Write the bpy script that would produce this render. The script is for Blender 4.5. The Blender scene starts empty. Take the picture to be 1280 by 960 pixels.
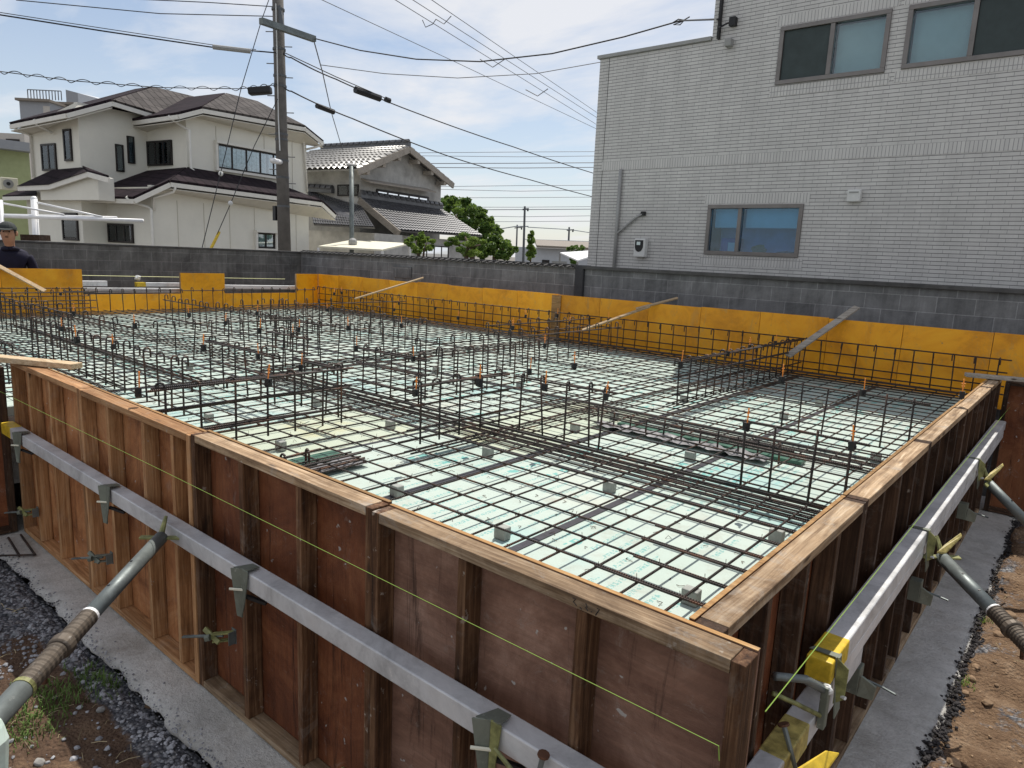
import bpy, math, random
from mathutils import Vector, Matrix, noise as mnoise
random.seed(7)
rnd = random.uniform
SC = bpy.context.scene
COL = SC.collection
PI = math.pi
V = Vector

# ------------------------------------------------------------------ camera
F_PX = 871.94                      # focal length in pixels of the 1280 wide photograph
CAM = V((0.3843, -1.1494, 0.6964))
RX, RY, RZ = 1.389282, -0.045622, 0.700886
ROT = Matrix.Rotation(RZ, 3, 'Z') @ Matrix.Rotation(RY, 3, 'Y') @ Matrix.Rotation(RX, 3, 'X')
cd = bpy.data.cameras.new('camera'); cam = bpy.data.objects.new('camera', cd); COL.objects.link(cam)
cd.sensor_width = 36; cd.lens = 36 * F_PX / 1280; cd.clip_end = 3000; cd.clip_start = 0.02
cam.matrix_world = Matrix.Translation(CAM) @ ROT.to_4x4()
SC.camera = cam

# measuring helpers: a direction seen in the photograph, cut with a real plane of the site
def ray(u, v): return ROT @ V(((u - 640) / F_PX, -(v - 480) / F_PX, -1.0))
def onx(u, v, x): d = ray(u, v); return CAM + d * ((x - CAM.x) / d.x)
def ony(u, v, y): d = ray(u, v); return CAM + d * ((y - CAM.y) / d.y)
def onz(u, v, z): d = ray(u, v); return CAM + d * ((z - CAM.z) / d.z)
def atd(u, v, dep): return CAM + ray(u, v) * dep
def onplane(u, v, o, n): d = ray(u, v); return CAM + d * ((o - CAM).dot(n) / d.dot(n))

# ------------------------------------------------------------------ mesh helpers
class MB:
    def __init__(s): s.v = []; s.f = []
    def add(s, vs, fs):
        n = len(s.v); s.v += [V(p) for p in vs]; s.f += [tuple(i + n for i in f) for f in fs]; return s
    def bx(s, x0, x1, y0, y1, z0, z1):
        return s.add([(x0,y0,z0),(x1,y0,z0),(x1,y1,z0),(x0,y1,z0),(x0,y0,z1),(x1,y0,z1),(x1,y1,z1),(x0,y1,z1)],
                     [(0,3,2,1),(4,5,6,7),(0,1,5,4),(1,2,6,5),(2,3,7,6),(3,0,4,7)])
    def obox(s, c, ax, ay, az):                       # box by centre and three half axes
        c = V(c); ax = V(ax); ay = V(ay); az = V(az)
        vs = [c + ax*i + ay*j + az*k for k in (-1,1) for i, j in ((-1,-1),(1,-1),(1,1),(-1,1))]
        return s.add(vs, [(0,3,2,1),(4,5,6,7),(0,1,5,4),(1,2,6,5),(2,3,7,6),(3,0,4,7)])
    def bar(s, p0, p1, w, h, up=(0,0,1)):             # rectangular bar, w across, h along up
        p0 = V(p0); p1 = V(p1); d = (p1 - p0); t = d.normalized(); sd = t.cross(V(up)).normalized(); u = sd.cross(t)
        return s.obox((p0 + p1) / 2, d / 2, sd * w / 2, u * h / 2)
    def tube(s, pts, r, n=6, cap=True):
        pts = [V(p) for p in pts]; rs = r if isinstance(r, (list, tuple)) else [r] * len(pts)
        base = len(s.v); prev = None
        for i, p in enumerate(pts):
            t = (pts[min(i+1, len(pts)-1)] - pts[max(i-1, 0)]).normalized()
            if prev is None:
                a = V((0,0,1)) if abs(t.z) < .9 else V((1,0,0)); a = (a - t * a.dot(t)).normalized()
            else:
                a = prev - t * prev.dot(t); a = a.normalized() if a.length > 1e-6 else prev
            prev = a; b = t.cross(a)
            for k in range(n):
                g = 2 * PI * k / n; s.v.append(p + (a * math.cos(g) + b * math.sin(g)) * rs[i])
        for i in range(len(pts) - 1):
            for k in range(n):
                k2 = (k + 1) % n
                s.f.append((base+i*n+k, base+i*n+k2, base+(i+1)*n+k2, base+(i+1)*n+k))
        if cap:
            s.f.append(tuple(base + k for k in reversed(range(n)))); s.f.append(tuple(base + (len(pts)-1)*n + k for k in range(n)))
        return s
    def slab(s, poly, ext):                           # polygon extruded by a vector
        poly = [V(p) for p in poly]; n = len(poly); e = V(ext); b = len(s.v)
        s.v += poly + [p + e for p in poly]
        s.f.append(tuple(b + i for i in range(n))); s.f.append(tuple(b + n + i for i in reversed(range(n))))
        for i in range(n): j = (i + 1) % n; s.f.append((b+i, b+n+i, b+n+j, b+j))
        return s
    def ball(s, c, r, seg=10, rings=6, jit=0):
        c = V(c); r = V(r) if not isinstance(r, (int, float)) else V((r, r, r)); b = len(s.v)
        for i in range(rings + 1):
            ph = PI * i / rings
            for k in range(seg):
                g = 2 * PI * k / seg; m = 1 + rnd(-jit, jit)
                s.v.append(c + V((r.x*math.sin(ph)*math.cos(g)*m, r.y*math.sin(ph)*math.sin(g)*m, r.z*math.cos(ph)*m)))
        for i in range(rings):
            for k in range(seg):
                k2 = (k+1) % seg; s.f.append((b+i*seg+k, b+(i+1)*seg+k, b+(i+1)*seg+k2, b+i*seg+k2))
        return s
    def stone(s, c, r, flat=.7):
        t = (1 + 5 ** .5) / 2; b = len(s.v); c = V(c); q = Matrix.Rotation(rnd(0, 6.28), 3, V((rnd(-1,1), rnd(-1,1), rnd(-1,1))).normalized())
        for p in ((-1,t,0),(1,t,0),(-1,-t,0),(1,-t,0),(0,-1,t),(0,1,t),(0,-1,-t),(0,1,-t),(t,0,-1),(t,0,1),(-t,0,-1),(-t,0,1)):
            w = (q @ (V(p).normalized() * rnd(.7, 1.2))) * r; w.z *= flat; s.v.append(c + w)
        for f in ((0,11,5),(0,5,1),(0,1,7),(0,7,10),(0,10,11),(1,5,9),(5,11,4),(11,10,2),(10,7,6),(7,1,8),(3,9,4),(3,4,2),(3,2,6),(3,6,8),(3,8,9),(4,9,5),(2,4,11),(6,2,10),(8,6,7),(9,8,1)):
            s.f.append(tuple(b + i for i in f))
        return s
    def build(s, name, mat, parent=None, loc=None, smooth=False, bevel=0):
        off = V(loc) if loc is not None else (parent_loc(parent) if parent else V((0,0,0)))
        me = bpy.data.meshes.new(name); me.from_pydata([p - off for p in s.v], [], s.f); me.update()
        if isinstance(mat, (list, tuple)):
            for m in mat: me.materials.append(m)
        else: me.materials.append(mat)
        if smooth:
            me.polygons.foreach_set('use_smooth', [True] * len(me.polygons))
        o = bpy.data.objects.new(name, me); COL.objects.link(o)
        if parent: o.parent = parent
        elif loc is not None: o.location = off
        if bevel:
            b = o.modifiers.new('bevel', 'BEVEL'); b.width = bevel; b.segments = 2; b.limit_method = 'ANGLE'; b.angle_limit = .6
        return o
def parent_loc(p):
    l = V((0,0,0))
    while p: l = l + p.location; p = p.parent
    return l
LABELS = {}
def tag(o, label, cat, group=None, kind=None):
    o['label'] = label; o['category'] = cat
    if group: o['group'] = group
    if kind: o['kind'] = kind
    return o
def thing(name, label, cat, loc=(0,0,0), group=None):
    o = bpy.data.objects.new(name, None); COL.objects.link(o); o.location = loc; o.empty_display_size = .1
    return tag(o, label, cat, group)
def struct(o): o['kind'] = 'structure'; return o
ORD = ['first','second','third','fourth','fifth','sixth','seventh','eighth','ninth','tenth','eleventh','twelfth','thirteenth','fourteenth','fifteenth','sixteenth','seventeenth','eighteenth','nineteenth','twentieth']
def nth(i): return ORD[i] if i < 20 else '%dth' % (i + 1)

# ------------------------------------------------------------------ material helpers
class NT:
    def __init__(s, name):
        s.m = bpy.data.materials.new(name); s.m.use_nodes = True; s.t = s.m.node_tree; s.t.nodes.clear()
        s.out = s.n('ShaderNodeOutputMaterial'); s.b = s.n('ShaderNodeBsdfPrincipled'); s.l(s.b.outputs[0], s.out.inputs[0])
    def n(s, t, **k):
        x = s.t.nodes.new(t)
        for a, b in k.items(): setattr(x, a, b)
        return x
    def l(s, a, b): s.t.links.new(a, b)
    def coord(s, scale=(1,1,1), rot=(0,0,0), rand=True, kind='Object'):
        tc = s.n('ShaderNodeTexCoord'); mp = s.n('ShaderNodeMapping'); mp.inputs['Scale'].default_value = scale; mp.inputs['Rotation'].default_value = rot
        src = tc.outputs[kind]
        if rand:
            oi = s.n('ShaderNodeObjectInfo'); ml = s.n('ShaderNodeMath', operation='MULTIPLY'); ml.inputs[1].default_value = 37.0
            s.l(oi.outputs['Random'], ml.inputs[0]); ad = s.n('ShaderNodeVectorMath', operation='ADD'); s.l(src, ad.inputs[0]); s.l(ml.outputs[0], ad.inputs[1]); src = ad.outputs[0]
        s.l(src, mp.inputs[0]); return mp.outputs[0]
    def noise(s, vec, scale, detail=4, rough=.6, dist=0):
        x = s.n('ShaderNodeTexNoise'); x.inputs['Scale'].default_value = scale; x.inputs['Detail'].default_value = detail
        x.inputs['Roughness'].default_value = rough; x.inputs['Distortion'].default_value = dist; s.l(vec, x.inputs['Vector']); return x.outputs['Fac']
    def ramp(s, fac, stops):
        x = s.n('ShaderNodeValToRGB'); e = x.color_ramp.elements
        while len(e) < len(stops): e.new(.5)
        for i, (p, c) in enumerate(stops):
            e[i].position = p; e[i].color = (c[0], c[1], c[2], 1) if isinstance(c, (list, tuple)) else (c, c, c, 1)
        s.l(fac, x.inputs[0]); return x.outputs[0]
    def mix(s, fac, a, b, mode='MIX'):
        x = s.n('ShaderNodeMix', data_type='RGBA', blend_type=mode)
        for sock, val in ((0, fac), (6, a), (7, b)):
            if isinstance(val, (int, float)): x.inputs[sock].default_value = val
            elif isinstance(val, (tuple, list)): x.inputs[sock].default_value = (val[0], val[1], val[2], 1)
            else: s.l(val, x.inputs[sock])
        return x.outputs[2]
    def math(s, op, a, b=0.0):
        x = s.n('ShaderNodeMath', operation=op)
        for i, val in ((0, a), (1, b)):
            if isinstance(val, (int, float)): x.inputs[i].default_value = val
            else: s.l(val, x.inputs[i])
        return x.outputs[0]
    def bump(s, h, strength=.3, dist=.01):
        x = s.n('ShaderNodeBump'); x.inputs['Strength'].default_value = strength; x.inputs['Distance'].default_value = dist
        s.l(h, x.inputs['Height']); s.l(x.outputs[0], s.b.inputs['Normal'])
    def set(s, col=None, rough=None, metal=None, spec=None):
        for k, val in (('Base Color', col), ('Roughness', rough), ('Metallic', metal), ('Specular IOR Level', spec)):
            if val is None: continue
            if isinstance(val, (int, float)): s.b.inputs[k].default_value = val
            elif isinstance(val, (tuple, list)): s.b.inputs[k].default_value = (val[0], val[1], val[2], 1)
            else: s.l(val, s.b.inputs[k])
        return s.m
M = {}
def plain(name, col, rough=.6, metal=0, var=.25, scale=6, bump=0, bscale=60, spec=.4, kind='Object'):
    n = NT(name); c = n.coord()
    f = n.noise(c, scale, 5, .65)
    dk = tuple(x * (1 - var) for x in col); lt = tuple(min(1, x * (1 + var)) for x in col)
    n.set(n.ramp(f, [(.3, dk), (.7, lt)]), rough, metal, spec)
    if bump: n.bump(n.noise(c, bscale, 4, .6), bump, .01)
    M[name] = n.m; return n.m
def wood(name, dark, mid, light, axis, stain=.5, rough=.8, gscale=1.0):
    n = NT(name)
    a = {'x': (1.2, 26, 26), 'y': (26, 1.2, 26), 'z': (26, 26, 1.2)}[axis]; a = tuple(q * gscale for q in a)
    c = n.coord(a); c2 = n.coord((1,1,1))
    g = n.noise(c, 2.2, 8, .65, .8); fine = n.noise(c, 9, 3, .6)
    col = n.ramp(g, [(.28, dark), (.5, mid), (.72, light)])
    col = n.mix(.35, col, n.ramp(fine, [(.35, .35), (.65, .9)]), 'MULTIPLY')
    big = n.noise(c2, 3.1, 6, .7, .6)
    col = n.mix(stain, col, n.ramp(big, [(.34, (.32,.28,.25)), (.56, (1,1,1))]), 'MULTIPLY')
    grey = n.noise(c2, 5.5, 7, .8, .8); col = n.mix(n.ramp(grey, [(.54, 0), (.66, .55 if 'weathered' in name else .18)]), col, (.30,.28,.25))
    kn = n.n('ShaderNodeTexVoronoi'); kn.inputs['Scale'].default_value = 1.0; n.l(n.coord({'x': (3,15,15), 'y': (15,3,15), 'z': (15,15,3)}[axis]), kn.inputs['Vector']); col = n.mix(n.ramp(kn.outputs['Distance'], [(.06, .85), (.13, 0)]), col, (.03,.017,.01))
    sp = n.noise(c2, 24, 3, .7)
    col = n.mix(n.ramp(sp, [(.66, 0), (.74, .7)]), col, (.42, .37, .31))
    oi = n.n('ShaderNodeObjectInfo'); hv = n.n('ShaderNodeHueSaturation'); n.l(col, hv.inputs['Color'])
    mr = n.n('ShaderNodeMapRange'); mr.inputs[3].default_value = .72; mr.inputs[4].default_value = 1.25; n.l(oi.outputs['Random'], mr.inputs[0]); n.l(mr.outputs[0], hv.inputs['Value'])
    n.set(hv.outputs[0], rough, 0, .25)
    n.bump(n.math('ADD', g, n.math('MULTIPLY', fine, .5)), .5, .004)
    M[name] = n.m; return n.m

for ax in 'xyz':
    wood('weathered_wood_' + ax, (.12,.07,.038), (.38,.26,.155), (.64,.50,.345), ax, .75)
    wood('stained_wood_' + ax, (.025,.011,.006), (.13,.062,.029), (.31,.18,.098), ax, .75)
    wood('fresh_wood_' + ax, (.20,.085,.033), (.48,.25,.11), (.70,.44,.235), ax, .45)
    wood('fresh_ply_' + ax, (.12,.042,.016), (.30,.125,.052), (.44,.23,.11), ax, .55)
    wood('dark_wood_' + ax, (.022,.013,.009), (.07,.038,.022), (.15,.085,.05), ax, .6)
    wood('pale_batten_' + ax, (.34,.23,.13), (.52,.38,.23), (.66,.51,.34), ax, .25)
wood('grey_batten_x', (.22,.19,.16), (.36,.32,.27), (.5,.45,.39), 'x', .3)
def plyface(name, dark, mid, light, axis):
    n = NT(name); c = n.coord(); ga = {'x': (1.5, 20, 20), 'z': (20, 20, 1.5)}[axis]; g = n.noise(n.coord(ga), 2, 7, .7, 1.0)
    big = n.noise(c, 2.4, 7, .72, .9); col = n.ramp(big, [(.30, dark), (.5, mid), (.68, light)])
    col = n.mix(.55, col, n.ramp(g, [(.3, .45), (.62, 1.0)]), 'MULTIPLY')
    drip = n.noise(n.coord((14, 14, 1.1)), 1.6, 6, .75, .5); col = n.mix(n.ramp(drip, [(.57, 0), (.68, .8)]), col, tuple(x*.25 for x in dark))
    dust = n.noise(c, 11, 8, .85, .6); col = n.mix(n.ramp(dust, [(.57, 0), (.72, .6)]), col, (.34,.29,.25))
    scr = n.noise(n.coord((3, 3, 34), (0,0,.4)), 2.4, 4, .8, 1.6); col = n.mix(n.ramp(scr, [(.68, 0), (.72, .5)]), col, (.40,.30,.22))
    spl = n.noise(c, 30, 2, .6); col = n.mix(n.ramp(spl, [(.71, 0), (.74, .8)]), col, (.45,.43,.40))
    oi = n.n('ShaderNodeObjectInfo'); hv = n.n('ShaderNodeHueSaturation'); n.l(col, hv.inputs['Color']); mr = n.n('ShaderNodeMapRange'); mr.inputs[3].default_value = .75; mr.inputs[4].default_value = 1.2; n.l(oi.outputs['Random'], mr.inputs[0]); n.l(mr.outputs[0], hv.inputs['Value'])
    n.set(hv.outputs[0], .6, 0, .3); n.bump(n.math('ADD', g, n.math('MULTIPLY', dust, 1.5)), .5, .004); M[name] = n.m
plyface('red_plywood_z', (.075,.02,.009), (.21,.068,.027), (.33,.13,.056), 'z')
plyface('brown_plywood_x', (.13,.062,.041), (.26,.142,.098), (.40,.245,.18), 'x')
plyface('fresh_ply_z', (.17,.058,.022), (.39,.165,.066), (.55,.29,.135), 'z')
wood('plywood_edge', (.2,.11,.04), (.36,.2,.08), (.5,.32,.14), 'x', .3)

def rebar_mat(name, axis):
    n = NT(name); c = n.coord(); g = n.coord({'x': (1,0,0), 'y': (0,1,0), 'z': (0,0,1)}[axis], rand=False)
    f = n.noise(c, 7, 5, .7)
    col = n.ramp(f, [(.34, (.022,.020,.020)), (.54, (.062,.046,.039)), (.72, (.17,.072,.036))])
    n.set(col, .62, .35, .5)
    w = n.n('ShaderNodeTexWave', wave_type='BANDS', bands_direction={'x':'X','y':'Y','z':'Z'}[axis]); w.inputs['Scale'].default_value = 38; n.l(g, w.inputs['Vector'])
    n.bump(w.outputs['Fac'], .6, .004); M[name] = n.m
for ax in 'xyz': rebar_mat('rebar_' + ax, ax)

def foam():
    n = NT('foam'); c = n.coord(rand=True); o = n.coord((1,1,1), rand=True)
    base = n.ramp(n.noise(c, 1.3, 4, .6), [(.3, (.40,.49,.43)), (.6, (.455,.525,.47)), (.75, (.49,.52,.45))])
    # printed rows of small lettering along the board
    def letters(px, py, rows, h, lo, thr, reg, cut, seed):
        # small rectangular strokes set in rows that run along the board
        s = n.n('ShaderNodeSeparateXYZ'); n.l(o, s.inputs[0])
        row = n.math('FRACT', n.math('MULTIPLY', s.outputs[0], rows)); rowm = n.math('MULTIPLY', n.math('GREATER_THAN', row, lo), n.math('LESS_THAN', row, lo + h))
        cb = n.n('ShaderNodeCombineXYZ'); n.l(n.math('FLOOR', n.math('MULTIPLY', s.outputs[0], px)), cb.inputs[0]); n.l(n.math('FLOOR', n.math('MULTIPLY', s.outputs[1], py)), cb.inputs[1]); cb.inputs[2].default_value = seed
        w = n.n('ShaderNodeTexWhiteNoise', noise_dimensions='3D'); n.l(cb.outputs[0], w.inputs['Vector'])
        gap = n.math('LESS_THAN', n.math('FRACT', n.math('MULTIPLY', s.outputs[1], py/4)), .75)
        p = n.n('ShaderNodeTexNoise'); p.inputs['Scale'].default_value = reg; p.inputs['Detail'].default_value = 0; ad = n.n('ShaderNodeVectorMath', operation='ADD'); n.l(o, ad.inputs[0]); ad.inputs[1].default_value = (seed*7.3, seed, 0); n.l(ad.outputs[0], p.inputs['Vector'])
        m = n.math('MULTIPLY', n.math('MULTIPLY', rowm, gap), n.math('GREATER_THAN', w.outputs['Value'], thr))
        return n.math('MULTIPLY', m, n.math('GREATER_THAN', p.outputs['Fac'], cut))
    col = n.mix(n.math('MULTIPLY', letters(230, 190, 15, .30, .35, .42, 3.2, .56, 1.0), .75), base, (.14,.36,.34))
    col = n.mix(n.math('MULTIPLY', letters(75, 62, 6.5, .28, .3, .40, 2.4, .64, 2.0), .8), col, (.10,.38,.35))
    fade = n.ramp(n.noise(c, 1.9, 2, .5), [(.62, 0), (.68, .35)]); col = n.mix(fade, col, (.22,.46,.47))
    dirt = n.noise(c, 9, 6, .75)
    col = n.mix(n.ramp(dirt, [(.52, 0), (.78, .6)]), col, (.33,.31,.25)); sc = n.noise(n.coord((3, 30, 1)), 2.5, 6, .8, 1.2); col = n.mix(n.ramp(sc, [(.62, 0), (.70, .4)]), col, (.25,.27,.25)); pr = n.noise(c, 3.5, 3, .6, 2.0); col = n.mix(n.ramp(pr, [(.60, 0), (.66, .22)]), col, (.36,.33,.27))
    n.set(col, .75, 0, .3); n.bump(n.noise(c, 90, 3, .5), .15, .003); M['foam'] = n.m
    n2 = NT('yellowed_foam'); c = n2.coord()
    n2.set(n2.ramp(n2.noise(c, 2.4, 5, .65), [(.3, (.41,.47,.36)), (.55, (.45,.50,.40)), (.75, (.48,.46,.27))]), .75, 0, .3); M['yellowed_foam'] = n2.m
foam()
plain('joint_tape', (.028,.026,.034), .45, 0, .5, 14, .2, 40)
def yellow():
    n = NT('yellow_form'); c = n.coord(); st = n.coord((9, 9, 1.2))
    col = n.ramp(n.noise(c, 2.2, 6, .7, .5), [(.28, (.52,.19,.005)), (.5, (.80,.335,.008)), (.72, (.88,.42,.02))])
    col = n.mix(n.ramp(n.noise(st, 2, 6, .75, .6), [(.62, 0), (.72, .5)]), col, (.25,.13,.05))
    col = n.mix(n.ramp(n.noise(c, 16, 4, .75), [(.66, 0), (.72, .8)]), col, (.30,.19,.09)); col = n.mix(n.ramp(n.noise(n.coord((1,1,.5)), 5.5, 8, .85, .8), [(.54, 0), (.68, .6)]), col, (.42,.27,.10)); col = n.mix(n.ramp(n.noise(n.coord((2,2,26)), 3, 5, .8, 1.5), [(.66, 0), (.70, .5)]), col, (.62,.48,.22))
    oi = n.n('ShaderNodeObjectInfo'); mr = n.n('ShaderNodeMapRange'); mr.inputs[3].default_value = .86; mr.inputs[4].default_value = 1.12; n.l(oi.outputs['Random'], mr.inputs[0])
    hv = n.n('ShaderNodeHueSaturation'); n.l(col, hv.inputs['Color']); n.l(mr.outputs[0], hv.inputs['Value'])
    n.set(hv.outputs[0], .45, 0, .4); M['yellow_form'] = n.m
yellow()
def blocks(name, mp_rot, base, dark):
    n = NT(name); tc = n.coord((1,1,1), rand=False); sep = n.n('ShaderNodeSeparateXYZ'); n.l(tc, sep.inputs[0])
    cb = n.n('ShaderNodeCombineXYZ'); n.l(sep.outputs[0 if mp_rot == 'x' else 1], cb.inputs[0]); n.l(sep.outputs[2], cb.inputs[1])
    b = n.n('ShaderNodeTexBrick'); n.l(cb.outputs[0], b.inputs['Vector']); b.offset = .5
    b.inputs['Scale'].default_value = 1; b.inputs['Brick Width'].default_value = .29; b.inputs['Row Height'].default_value = .14; b.inputs['Mortar Size'].default_value = .0035
    b.inputs['Color1'].default_value = (*dark, 1); b.inputs['Color2'].default_value = (*base, 1); b.inputs['Mortar'].default_value = (*[x*1.35 for x in base], 1); b.inputs['Bias'].default_value = -.1
    st = n.noise(tc, 2.2, 7, .75, .4); col = n.mix(.85, b.outputs['Color'], n.ramp(st, [(.3, .35), (.62, 1.0)]), 'MULTIPLY')
    run = n.noise(n.coord((8, 8, .7), rand=False), 2, 5, .7); col = n.mix(.4, col, n.ramp(run, [(.38, .5), (.6, 1)]), 'MULTIPLY')
    n.set(col, .9, 0, .2); n.bump(n.math('ADD', n.noise(tc, 70, 3, .6), n.math('MULTIPLY', b.outputs['Fac'], -2)), .35, .006); M[name] = n.m
blocks('block_x', 'x', (.27,.268,.27), (.20,.20,.203))
blocks('block_y', 'y', (.225,.22,.21), (.175,.17,.163))
def tiles(name, w, h, off, mort):
    n = NT(name); tc = n.coord((1,1,1), rand=False); sep = n.n('ShaderNodeSeparateXYZ'); n.l(tc, sep.inputs[0])
    ad = n.math('ADD', sep.outputs[0], sep.outputs[1])
    cb = n.n('ShaderNodeCombineXYZ'); n.l(ad, cb.inputs[0]); n.l(sep.outputs[2], cb.inputs[1])
    b = n.n('ShaderNodeTexBrick'); n.l(cb.outputs[0], b.inputs['Vector']); b.offset = off; b.offset_frequency = 2
    b.inputs['Scale'].default_value = 1; b.inputs['Brick Width'].default_value = w; b.inputs['Row Height'].default_value = h; b.inputs['Mortar Size'].default_value = mort; b.inputs['Mortar Smooth'].default_value = .15
    b.inputs['Color1'].default_value = (.54,.525,.505,1); b.inputs['Color2'].default_value = (.60,.585,.56,1); b.inputs['Mortar'].default_value = (.27,.265,.26,1)
    st = n.noise(n.coord((3,3,.8), rand=False), 1.4, 6, .7); col = n.mix(.5, b.outputs['Color'], n.ramp(st, [(.3, .7), (.65, 1)]), 'MULTIPLY')
    if name == 'wall_tile':                       # raked horizontal joints are wider and deeper than the upright ones
        fz = n.math('FRACT', n.math('DIVIDE', sep.outputs[2], h)); col = n.mix(n.math('MULTIPLY', n.math('LESS_THAN', fz, .13), .85), col, (.085,.082,.08)); gr = n.noise(n.coord((5,5,.35), rand=False), 2.2, 6, .75); col = n.mix(n.ramp(gr, [(.5, 0), (.7, .18)]), col, (.26,.255,.24))
    n.set(col, .35, 0, .45); n.bump(b.outputs['Fac'], -.7, .006); M[name] = n.m
tiles('wall_tile', .145, .0385, .37, .0022)
tiles('soldier_tile', .034, .30, .0, .0032)
def metal(name, col, rough, scratch=.5, metal_=.85):
    n = NT(name); c = n.coord(); s = n.coord((2, 26, 26))
    col_ = n.ramp(n.noise(c, 5, 7, .75, .5), [(.3, tuple(x*.6 for x in col)), (.52, col), (.75, tuple(min(1, x*1.25) for x in col))])
    col_ = n.mix(n.ramp(n.noise(c, 22, 5, .8), [(.6, 0), (.72, scratch)]), col_, (.75,.73,.68))
    n.set(col_, n.ramp(n.noise(c, 9, 5, .7), [(.3, rough*.75), (.7, min(1, rough*1.35))]), metal_, .5); n.bump(n.noise(c, 30, 4, .6), .15, .003); M[name] = n.m
metal('aluminium', (.56,.56,.56), .5, .6, .25)
metal('clean_aluminium', (.66,.66,.66), .42, .25, .3)
metal('galvanised', (.16,.18,.175), .5, .3, .45)
metal('clamp_steel', (.17,.185,.15), .55, .4, .35)
metal('rusty_thread', (.105,.083,.062), .6, .3, .35)
plain('clamp_paint', (.20,.20,.075), .5, 0, .6, 26)
plain('yellow_paint', (.62,.42,.03), .5, 0, .35, 26)
plain('worn_yellow_paint', (.36,.29,.09), .5, 0, .6, 26)
plain('rust', (.12,.055,.03), .8, .2, .4, 30)
def concrete(name, a, b, bs=120):
    n = NT(name); c = n.coord(rand=False)
    col = n.ramp(n.noise(c, 5, 8, .75), [(.3, a), (.68, b)]); col = n.mix(n.ramp(n.noise(c, 75, 4, .7), [(.5, 0), (.7, .4)]), col, tuple(x*.5 for x in a)); col = n.mix(n.ramp(n.noise(c, 3.2, 6, .75, .6), [(.5, 0), (.66, .5)]), col, (.27,.235,.19))
    n.set(col, .95, 0, .15); n.bump(n.math('ADD', n.noise(c, bs, 4, .7), n.math('MULTIPLY', n.noise(c, 22, 5, .75), 1.8)), .6, .010); M[name] = n.m
concrete('lean_concrete', (.43,.415,.385), (.66,.64,.60))
plain('spacer_concrete', (.32,.33,.30), .9, 0, .2, 30, .3)
plain('gap_marker_orange', (.82,.27,.04), .5, 0, .15, 30)
plain('black_plastic', (.012,.012,.013), .5, 0, .2)
plain('string_green', (.22,.34,.06), .6, 0, .1)
plain('string_pale', (.62,.62,.30), .6, 0, .1)
plain('membrane_green', (.05,.13,.09), .4, 0, .4, 12, .3, 30)
plain('plastic_sheet', (.20,.195,.20), .45, 0, .35, 18, .5, 30)
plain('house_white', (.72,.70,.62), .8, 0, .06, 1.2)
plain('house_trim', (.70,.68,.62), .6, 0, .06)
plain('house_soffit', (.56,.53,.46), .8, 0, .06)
plain('dark_frame', (.018,.014,.013), .45, .2, .2)
plain('curtain', (.74,.73,.72), .9, 0, .35, 14)
plain('pole_concrete', (.125,.115,.105), .85, 0, .25, 5, .2)
plain('cable_black', (.02,.02,.022), .6, 0, .2)
plain('cable_grey', (.10,.105,.11), .6, 0, .2)
plain('cable_far', (.16,.18,.21), .6, 0, .1)
plain('mortar_wall', (.42,.41,.385), .9, 0, .3, 1.6, .3, 40)
plain('white_steel', (.78,.78,.78), .4, .1, .08)
plain('cream_panel', (.66,.63,.50), .6, 0, .1)
plain('window_bronze', (.19,.175,.165), .4, .4, .15)
plain('white_plastic', (.62,.62,.60), .5, 0, .08)
plain('grey_plastic', (.30,.30,.29), .6, 0, .1)
def leafmat(name, col):
    n = NT(name); cl = n.ramp(n.noise(n.coord(), 3, 5, .7), [(.3, tuple(x*.55 for x in col)), (.7, tuple(x*1.45 for x in col))]); n.set(cl, .55, 0, .3)
    tl = n.n('ShaderNodeBsdfTranslucent'); n.l(n.mix(.5, cl, (.25,.34,.05)), tl.inputs[0]); mx = n.n('ShaderNodeMixShader'); mx.inputs[0].default_value = .38
    n.l(n.b.outputs[0], mx.inputs[1]); n.l(tl.outputs[0], mx.inputs[2]); n.l(mx.outputs[0], n.out.inputs[0]); M[name] = n.m
leafmat('leaf_dark', (.06,.12,.028)); leafmat('leaf_mid', (.10,.18,.04)); leafmat('leaf_light', (.18,.27,.055))
plain('bark', (.09,.065,.045), .9, 0, .3, 12, .4)
plain('grass', (.09,.15,.03), .8, 0, .5, 6)
plain('dry_stalk', (.42,.34,.2), .8, 0, .3, 6)
plain('stone_dark', (.27,.27,.28), .85, 0, .65, 9)
plain('stone_pale', (.24,.23,.215), .85, 0, .35, 9, .3, 60)
plain('stone_brown', (.26,.17,.10), .9, 0, .35, 12, .4, 60)
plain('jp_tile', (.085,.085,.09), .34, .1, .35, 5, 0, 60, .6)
plain('jp_tile_sunlit', (.25,.24,.22), .28, .1, .3, 5, 0, 60, .7)  # same tiles made paler: sunlight on the left slope is painted in
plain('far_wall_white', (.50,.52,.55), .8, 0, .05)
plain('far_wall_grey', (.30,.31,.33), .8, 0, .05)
plain('far_wall_beige', (.48,.45,.41), .8, 0, .05)
plain('far_roof_brown', (.22,.19,.16), .8, 0, .1)
plain('green_wall', (.36,.40,.22), .8, 0, .08)
plain('navy_cloth', (.008,.007,.022), .85, 0, .4, 12)
plain('skin', (.42,.22,.14), .6, 0, .12, 12)
plain('cap_cloth', (.035,.04,.038), .85, 0, .3, 12)
plain('hair', (.012,.010,.009), .6, 0, .2)
plain('trouser_cloth', (.035,.035,.042), .9, 0, .3, 12)
plain('interior_dark', (.05,.055,.06), .9, 0, .1)
plain('blind', (.66,.76,.74), .85, 0, .06)
plain('dark_mesh', (.035,.05,.05), .6, 0, .2)
plain('blue_box', (.02,.06,.32), .5, 0, .2)
plain('soil_black', (.04,.036,.036), .95, 0, .4, 30, .4)
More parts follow.
